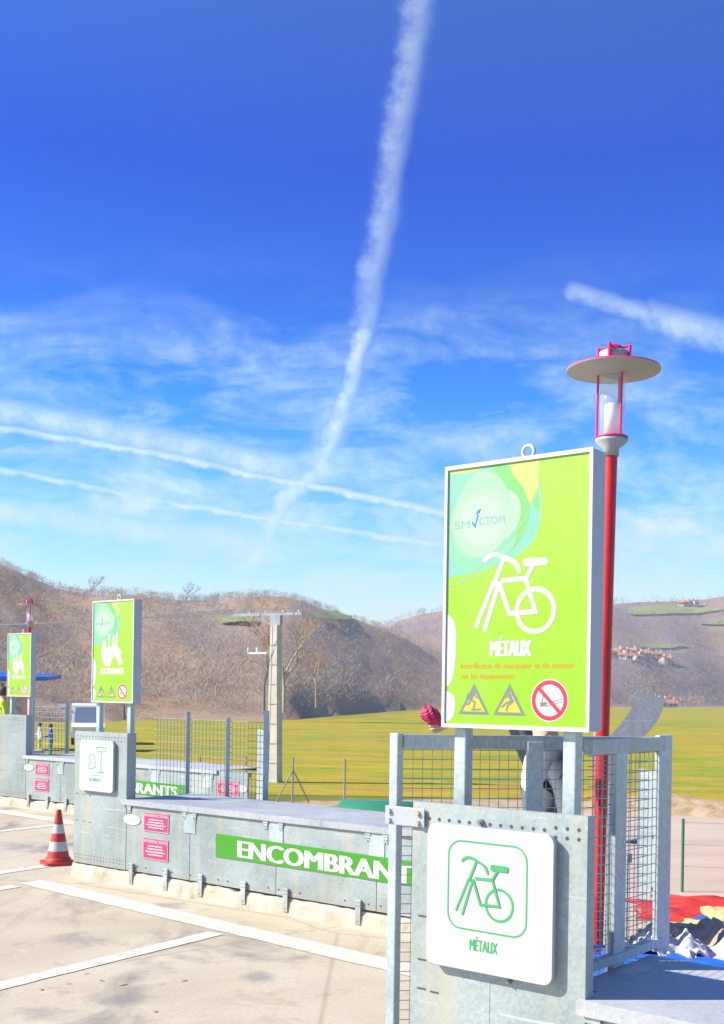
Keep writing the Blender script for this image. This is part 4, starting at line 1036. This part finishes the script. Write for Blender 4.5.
# ------------------------------------------------------------------ raised barrier arm beside the near pillar
p = at(597, 800, 6.35); root = thing('barrier', 'grey steel barrier flap raised on an orange banded post right of the lamp post', 'barrier', (p.x, p.y, 0), -.25)
mb = MB(); mb.box(-.022, .022, -.03, .03, 0, 1.50, 0, .003); mb.build('post', 'galvanised_post', root)
mb = MB(); mb.box(-.028, .028, -.036, .036, 1.10, 1.27, 0, .002); mb.build('band', 'orange_paint', root)
mb = MB(); A = [(-.02, 1.43), (.045, 1.43), (.31, 1.73), (.19, 1.725)]
n = 12
for (off, y0, y1) in ((0, -.045, -.0305), (.055, -.028, .10)):            # curved sheet, its upper end bent over
    L = [(-.03+.24*t+.045*math.sin(PI*t), 1.38+.345*t**.9) for t in [i/n for i in range(n+1)]]
    Rr = [(.13+off+.23*t+.05*math.sin(PI*t), 1.38+.315*t) for t in [i/n for i in range(n+1)]]
    if off: Rr = [(p[0]+.012, p[1]) for p in L]
    mb.slab(L+Rr[::-1], y0, y1)
mb.build('flap', 'dark_steel', root)

# ------------------------------------------------------------------ people
def person(name_label, loc, rz, J, rad, regions, hairc, bag=None):
    """J: joints, edges between names; grown with a skin modifier into one continuous surface."""
    root = thing('person', name_label, 'person', loc, rz)
    names = list(J); idx = {n_: i for i, n_ in enumerate(names)}
    me = bpy.data.meshes.new('body'); me.from_pydata([J[n_][0] for n_ in names], [(idx[n_], idx[J[n_][1]]) for n_ in names if J[n_][1]], [])
    o = bpy.data.objects.new('tmp', me); COL.objects.link(o)
    sk = o.modifiers.new('s', 'SKIN'); sk.use_smooth_shade = True; ss = o.modifiers.new('d', 'SUBSURF'); ss.levels = 1; ss.render_levels = 1
    for n_ in names:
        d = me.skin_vertices[0].data[idx[n_]]; d.radius = rad.get(n_, (.05, .05)); d.use_root = n_ == 'pelvis'
    dg = bpy.context.evaluated_depsgraph_get(); dg.update()
    m2 = bpy.data.meshes.new_from_object(o.evaluated_get(dg)); bpy.data.objects.remove(o)
    m2.name = 'body'
    for mm in regions[0]: m2.materials.append(MATS[mm])
    for p_ in m2.polygons: p_.material_index = regions[1](p_.center); p_.use_smooth = True
    ob = bpy.data.objects.new('body', m2); COL.objects.link(ob); ob.parent = root
    h = Vector(J['head'][0])
    mb = MB(); mb.lathe([(.0, .105), (.05, .098), (.085, .06), (.098, .01), (.094, -.04), (.07, -.07)], (h.x-.012, h.y, h.z+.035), 18); mb.build('hair', hairc, root)
    mb = MB(); mb.lathe([(0, .012), (.008, .008), (.012, 0), (.008, -.008), (0, -.012)], (h.x+.088, h.y-.032, h.z+.01), 8); mb.lathe([(0, .012), (.008, .008), (.012, 0), (.008, -.008), (0, -.012)], (h.x+.088, h.y+.032, h.z+.01), 8); mb.build('eyes', 'shoe', root)
    return root
def body(armR, armL, hand_r=None):
    J = {'pelvis': ((0, 0, .94), None), 'waist': ((0, 0, 1.08), 'pelvis'), 'chest': ((.01, 0, 1.27), 'waist'), 'neck': ((0, 0, 1.44), 'chest'), 'neck2': ((.01, 0, 1.51), 'neck'),
         'head': ((.03, 0, 1.60), 'neck2'), 'nose': ((.075, 0, 1.595), 'head'), 'crown': ((.02, 0, 1.68), 'head')}
    rad = {'pelvis': (.125, .155), 'waist': (.105, .14), 'chest': (.12, .17), 'neck': (.06, .07), 'neck2': (.052, .052), 'head': (.088, .078), 'nose': (.03, .03), 'crown': (.06, .055)}
    for s, arm, n_ in ((-1, armR, 'R'), (1, armL, 'L')):
        J['sh'+n_] = ((0, s*.175, 1.38), 'neck'); J['el'+n_] = (arm[0], 'sh'+n_); J['wr'+n_] = (arm[1], 'el'+n_); J['palm'+n_] = (arm[2], 'wr'+n_)
        rad['sh'+n_] = (.062, .062); rad['el'+n_] = (.046, .046); rad['wr'+n_] = (.030, .034); rad['palm'+n_] = (.022, .036)
        d = (Vector(arm[2])-Vector(arm[1])).normalized(); side = Vector((0, 0, 1)) if abs(d.z) < .7 else Vector((1, 0, 0))
        curl = d.cross(side).normalized()
        for i in range(4):
            b0 = Vector(arm[2])+side*(.026-.017*i)+d*.02; l = (.065, .075, .070, .055)[i]
            J['f%d%s' % (i, n_)] = (tuple(b0+d*l*.5), 'palm'+n_); J['g%d%s' % (i, n_)] = (tuple(b0+d*l*.85+curl*.025), 'f%d%s' % (i, n_))
            rad['f%d%s' % (i, n_)] = (.009, .009); rad['g%d%s' % (i, n_)] = (.008, .008)
        t0 = Vector(arm[1]).lerp(Vector(arm[2]), .6)+side*.034; J['t'+n_] = (tuple(t0+d*.02+curl*.012), 'palm'+n_); J['u'+n_] = (tuple(t0+d*.05+curl*.03), 't'+n_)
        rad['t'+n_] = (.011, .011); rad['u'+n_] = (.009, .009)
        J['hip'+n_] = ((0, s*.095, .88), 'pelvis'); J['knee'+n_] = ((.02, s*.10, .49), 'hip'+n_); J['ank'+n_] = ((-.02, s*.11, .09), 'knee'+n_); J['toe'+n_] = ((.15, s*.125, .035), 'ank'+n_)
        rad['hip'+n_] = (.095, .095); rad['knee'+n_] = (.062, .062); rad['ank'+n_] = (.042, .042); rad['toe'+n_] = (.034, .045)
    return J, rad
pb = at(549, 760, 5.0)
armR = ((.09, -.24, 1.60), (.345, -.20, 1.605), (.415, -.18, 1.575)); armL = ((-.02, .25, 1.10), (.10, .24, .88), (.13, .24, .80))
J, rad = body(armR, armL)
def reg(c):
    if c.z < .075: return 3
    if c.z < .94: return 1
    if c.z > 1.49 and abs(c.y) < .12: return 2
    if c.x > .345 and c.z > 1.40: return 2
    if abs(c.y) > .17 and c.z < .90: return 2
    if c.x > .05 and -.15 < c.y < .06 and c.z > 1.3: return 4
    return 0
pr = person('person in dark jacket and white shirt behind the near mesh fence, holding a crimson bag', (pb.x, pb.y, 0), math.radians(190), J, rad, (['jacket', 'trousers', 'skin', 'shoe', 'shirt_white'], reg), 'hair')
bp = at(432, 716, 5.09)
mb = MB(); rnd = random.Random(4); bm = bmesh.new(); bmesh.ops.create_icosphere(bm, subdivisions=5, radius=1)
for v in bm.verts:
    c = v.co.copy(); k = 1+.07*math.sin(9*c.x+4*c.z)+.06*math.sin(11*c.y-7*c.z+1)+.04*math.sin(23*c.x-15*c.z+8*c.y)+.03*math.sin(31*c.z+19*c.y)
    v.co = (c.x*.050*k*(1-.25*c.z), c.y*.030*k, c.z*.040*k-.018*c.x)
mb.bm(bm, 0, True); bagm = mb.build('bag', 'pink_bag', None, bp)
tag(bagm, 'crumpled crimson plastic bag held in a hand at the left edge of the big sign', 'bag')

def small_person(px, D, top, legs, label, z=LOW):
    a, b = ray(px, 740)
    aR = ((.10, -.26, 1.15), (.30, -.24, 1.12), (.37, -.23, 1.12)); aL = ((-.03, .25, 1.10), (.08, .25, .88), (.11, .25, .80))
    J, rad = body(aR, aL)
    def rg(c):
        if c.z < .075: return 3
        if c.z < .94 and abs(c.y) < .2: return 1
        if c.z > 1.49: return 2
        if (c.x > .29) or (c.z < .9): return 2
        return 0
    person(label, (a*D, D, z), math.radians(200), J, rad, ([top, legs, 'skin', 'shoe'], rg), 'hair')
small_person(51, 52, 'blue_cloth', 'teal_cloth', 'distant person in a blue jacket at the left behind the far guard wall')
small_person(40, 54, 'shirt_white', 'hivis', 'distant person in a white top left of the one in blue')
small_person(3.5, 21.5, 'hivis', 'trousers', 'person in a lime high visibility top just above the far pillar at the left edge', 0)

# ------------------------------------------------------------------ shelter, van and chevron board far left
a, b = ray(10, 690); D = 62; root = thing('shelter', 'blue roofed shelter with a white fascia behind the small lime sign at the left edge', 'shelter', (a*D, D, LOW), 0)
mb = MB(); mb.add([(-4, -1.2, 3.55), (2.35, -1.2, 3.75), (2.4, 1.4, 3.9), (-4, 1.4, 4.05), (-4, -1.2, 3.95), (2.4, -1.2, 3.95), (2.4, 1.4, 4.1), (-4, 1.4, 4.35)], [[3, 2, 1, 0], [4, 5, 6, 7], [0, 1, 5, 4], [1, 2, 6, 5], [2, 3, 7, 6], [3, 0, 4, 7]]); mb.build('roof', 'blue_paint', root)
mb = MB(); mb.box(-4, -.35, -1.15, -1.05, 3.1, 3.5); mb.build('fascia', 'van_white', root); mb = MB(); mb.box(-4, -.35, -1.14, -1.05, 2.6, 3.09); mb.build('side_sheet', 'blue_paint', root)
for x in (-3.6, -.4):
    mb = MB(); mb.box(x-.06, x+.06, -.06, .06, 0, 3.6); mb.build('post', 'dark_steel', root)
a, b = ray(88, 700); D = 70; root = thing('parked_van', 'white van parked on the low ground behind the middle lime sign', 'van', (a*D, D, LOW), .25)
mb = MB(); prof = [(-2.4, .45), (2.4, .45), (2.45, 1.1), (1.55, 1.3), (.95, 2.35), (-2.3, 2.45), (-2.45, 1.0)]
mb.slab(prof, -.95, .95); mb.v = [(v[1], -v[0], v[2]) for v in mb.v]; mb.build('body', 'van_white', root)
mb = MB(); mb.add([(-.8, -1.53, 1.36), (.8, -1.53, 1.36), (.72, -1.03, 2.25), (-.72, -1.03, 2.25)], [[0, 1, 2, 3]]); mb.build('windscreen', 'van_glass', root)
for s in (-1, 1):
    mb = MB(); mb.box(s*.951-.006, s*.951+.006, -1.2, -.3, 1.45, 2.05); mb.build('side_window', 'van_glass', root)
    mb = MB(); mb.box(s*.75-.13, s*.75+.13, -2.47, -2.4, .8, 1.0, 0, .02); mb.build('headlight', 'insulator', root)
    for yy in (-1.6, 1.5):
        mb = MB(); mb.tube((s*.78, yy, .34), (s*.97, yy, .34), .34, None, 20); w_ = mb.build('wheel', 'rubber', root)
        mb = MB(); mb.tube((s*.975, yy, .34), (s*.985, yy, .34), .19, None, 14); mb.build('rim', 'insulator', w_)
a, b = ray(62, 708); D = 58; root = thing('chevron_board', 'triangular red and white striped board on a post left of the white van', 'sign', (a*D, D, LOW), 0)
mb = MB(); n = 5
for i in range(n):
    t0, t1 = i/n, (i+1)/n; L0 = Vector((-.36, 2.72)); R0 = Vector((.36, 2.72)); T = Vector((.22, 1.98))
    mb.slab([tuple(L0.lerp(T, t0)), tuple(R0.lerp(T, t0)), tuple(R0.lerp(T, t1)), tuple(L0.lerp(T, t1))] if t1 < 1 else [tuple(L0.lerp(T, t0)), tuple(R0.lerp(T, t0)), tuple(T)], -.02, .02, i % 2)
mb.build('board', ['pale_pink', 'van_white'], root); mb = MB(); mb.tube((.34, .05, 0), (.34, .05, 2.75), .04, None, 8); mb.build('post', 'insulator', root)

# ------------------------------------------------------------------ sky, sun, haze
SUN_EL = math.radians(37); sd = Vector((.998, .053, 0)).normalized()*math.cos(SUN_EL); sd.z = -math.sin(SUN_EL)
sl = bpy.data.lights.new('sun', 'SUN'); sl.energy = 4.4; sl.angle = math.radians(.5); sl.color = (1, .93, .82)
so = bpy.data.objects.new('sun', sl); COL.objects.link(so); so.rotation_euler = sd.to_track_quat('-Z', 'Y').to_euler(); so.location = (-20, -6, 15)
wd = bpy.data.worlds.new('World'); sc.world = wd; wd.use_nodes = True; nt = wd.node_tree
for n_ in list(nt.nodes): nt.nodes.remove(n_)
out = nt.nodes.new('ShaderNodeOutputWorld'); bg = nt.nodes.new('ShaderNodeBackground'); nt.links.new(bg.outputs[0], out.inputs[0]); bg.inputs['Strength'].default_value = .10
sky = nt.nodes.new('ShaderNodeTexSky'); sky.sky_type = 'NISHITA'; sky.sun_disc = False; sky.sun_elevation = SUN_EL; sky.sun_rotation = math.atan2(-.998, -.053)
sky.air_density = 1.0; sky.dust_density = .4; sky.ozone_density = 1.5
gen = nt.nodes.new('ShaderNodeTexCoord').outputs['Generated']
sep = nt.nodes.new('ShaderNodeSeparateXYZ'); nt.links.new(gen, sep.inputs[0])
def M_(op, a, b=None, c=None, clamp=False):
    n_ = nt.nodes.new('ShaderNodeMath'); n_.operation = op; n_.use_clamp = clamp
    for i, v in enumerate((a, b, c)):
        if v is None: continue
        if hasattr(v, 'is_output'): nt.links.new(v, n_.inputs[i])
        else: n_.inputs[i].default_value = v
    return n_.outputs[0]
SKY_TINT = [(0.0, (1.1, 1.12, 1.05)), (.07, (.95, 1.08, 1.08)), (.11, (.60, .95, 1.10)), (.17, (.22, .74, 1.14)), (.25, (.0, .50, 1.12)), (.33, (.0, .31, 1.04)), (.42, (.0, .22, .98)), (.60, (.25, .5, 1.0)), (1.0, (.6, .75, 1.0))]
tint = ramp(nt, sep.outputs['Z'], SKY_TINT)
skc = mix(nt, 1.0, sky.outputs[0], tint, 'MULTIPLY')
# contrails and cirrus: lines in the direction of view (x/y, z/y), fixed to the compass
yy = M_('MAXIMUM', sep.outputs['Y'], .02)
gx, gz = M_('DIVIDE', sep.outputs['X'], yy), M_('DIVIDE', sep.outputs['Z'], yy)
cmb = nt.nodes.new('ShaderNodeCombineXYZ'); nt.links.new(gx, cmb.inputs[0]); nt.links.new(gz, cmb.inputs[1])
wn = nt.nodes.new('ShaderNodeTexNoise'); wn.inputs['Scale'].default_value = 42; wn.inputs['Detail'].default_value = 4; wn.inputs['Roughness'].default_value = .7; nt.links.new(cmb.outputs[0], wn.inputs['Vector'])
wn2 = nt.nodes.new('ShaderNodeTexNoise'); wn2.inputs['Scale'].default_value = 13; wn2.inputs['Detail'].default_value = 1; nt.links.new(cmb.outputs[0], wn2.inputs['Vector'])
w1 = M_('SUBTRACT', wn.outputs['Fac'], .5); w2 = M_('SUBTRACT', wn2.outputs['Fac'], .5)
jx = M_('MULTIPLY_ADD', w1, .016, M_('MULTIPLY_ADD', w2, .012, gx)); jz = M_('MULTIPLY_ADD', w1, .006, M_('MULTIPLY_ADD', w2, .004, gz))
total = None
def seg(p0, p1, w, s, soft=1.0, rx=jx, rz=jz):
    global total
    a, b = ray(*p0), ray(*p1); dx, dz = b[0]-a[0], b[1]-a[1]; L2 = dx*dx+dz*dz
    ax, az = M_('SUBTRACT', rx, a[0]), M_('SUBTRACT', rz, a[1])
    t = M_('DIVIDE', M_('MULTIPLY_ADD', ax, dx, M_('MULTIPLY', az, dz)), L2, None, True)
    ex, ez = M_('SUBTRACT', ax, M_('MULTIPLY', t, dx)), M_('SUBTRACT', az, M_('MULTIPLY', t, dz))
    d2 = M_('MULTIPLY_ADD', ex, ex, M_('MULTIPLY', ez, ez))
    k = M_('MULTIPLY_ADD', d2, -1/(w*1.15/FPX)**2, 1.0, True); k = M_('MULTIPLY', M_('MULTIPLY', k, k), s)
    total = k if total is None else M_('MAXIMUM', total, k)
def poly(pts, w, s, soft=1.0):
    for p, q in zip(pts, pts[1:]): seg(p, q, w, s, soft)
seg((430, -60), (362, 335), 17, .34)
poly([(362, 335), (349, 388), (318, 470), (286, 498), (252, 560)], 13, .68)
seg((352, 372), (322, 455), 24, .30)
poly([(-40, 422), (150, 453), (445, 514)], 5.5, .78)
poly([(-40, 402), (290, 468)], 18, .6)
poly([(-40, 462), (180, 505), (470, 550)], 4.5, .66)
poly([(-40, 505), (262, 546)], 20, .55)
seg((655, 317), (760, 346), 20, .5)
seg((575, 292), (680, 323), 13, .42)
seg((600, 547), (700, 570), 5, .35)
seg((620, 520), (780, 500), 10, .42)
# cirrus veils
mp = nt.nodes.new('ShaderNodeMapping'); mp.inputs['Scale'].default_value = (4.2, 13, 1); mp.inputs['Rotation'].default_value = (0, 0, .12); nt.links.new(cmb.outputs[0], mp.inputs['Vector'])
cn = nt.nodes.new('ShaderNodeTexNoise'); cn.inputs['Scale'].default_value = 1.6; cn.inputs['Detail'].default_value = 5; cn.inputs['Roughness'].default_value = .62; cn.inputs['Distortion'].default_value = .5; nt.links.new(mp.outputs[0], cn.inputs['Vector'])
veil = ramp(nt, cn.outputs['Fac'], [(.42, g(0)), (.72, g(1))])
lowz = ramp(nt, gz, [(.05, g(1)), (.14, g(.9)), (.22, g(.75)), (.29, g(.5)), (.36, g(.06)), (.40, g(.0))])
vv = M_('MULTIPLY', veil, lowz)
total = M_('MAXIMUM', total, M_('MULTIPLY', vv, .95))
front = M_('MULTIPLY', M_('GREATER_THAN', sep.outputs['Y'], .05), M_('GREATER_THAN', sep.outputs['Z'], -.01))
total = M_('MULTIPLY', total, M_('MULTIPLY_ADD', w1, 2.2, 1.0)); total = M_('MULTIPLY', total, front, None, True)
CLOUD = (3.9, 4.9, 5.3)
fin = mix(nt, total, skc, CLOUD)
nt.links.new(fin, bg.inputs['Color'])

mb = MB(); mb.box(-950, 950, -90, 1050, LOW-1, 79); hz = mb.build('haze', 'white_ink'); hz['kind'] = 'stuff'
hm = bpy.data.materials.new('haze'); hm.use_nodes = True; hn = hm.node_tree
for n_ in list(hn.nodes): hn.nodes.remove(n_)
ho = hn.nodes.new('ShaderNodeOutputMaterial'); pv = hn.nodes.new('ShaderNodeVolumePrincipled'); hn.links.new(pv.outputs[0], ho.inputs['Volume'])
pv.inputs['Density'].default_value = .0006; pv.inputs['Color'].default_value = (.66, .66, .70, 1); pv.inputs['Anisotropy'].default_value = 0
hz.data.materials.clear(); hz.data.materials.append(hm)

# ------------------------------------------------------------------ camera
cd = bpy.data.cameras.new('camera'); cam = bpy.data.objects.new('camera', cd); COL.objects.link(cam); sc.camera = cam
cd.sensor_fit = 'VERTICAL'; cd.sensor_height = 24; cd.lens = FPX/1024*24; cd.shift_y = (CY-512)/1024; cd.clip_start = .05; cd.clip_end = 20000
c, s = math.cos(ROLL), math.sin(ROLL)
cam.matrix_world = Matrix(((c, -s, 0, 0), (0, 0, -1, 0), (s, c, 0, EYE), (0, 0, 0, 1)))
vs = sc.view_settings; sc.display_settings.display_device = 'sRGB'; vs.view_transform = 'Standard'; vs.look = 'None'; vs.gamma = 1; vs.use_curve_mapping = False
vs.exposure = 1.1
sc.render.film_transparent = False
wd.cycles.sampling_method = 'NONE'; sc.cycles.volume_bounces = 0; sc.cycles.max_bounces = 5; sc.cycles.transparent_max_bounces = 12; sc.cycles.use_denoising = True
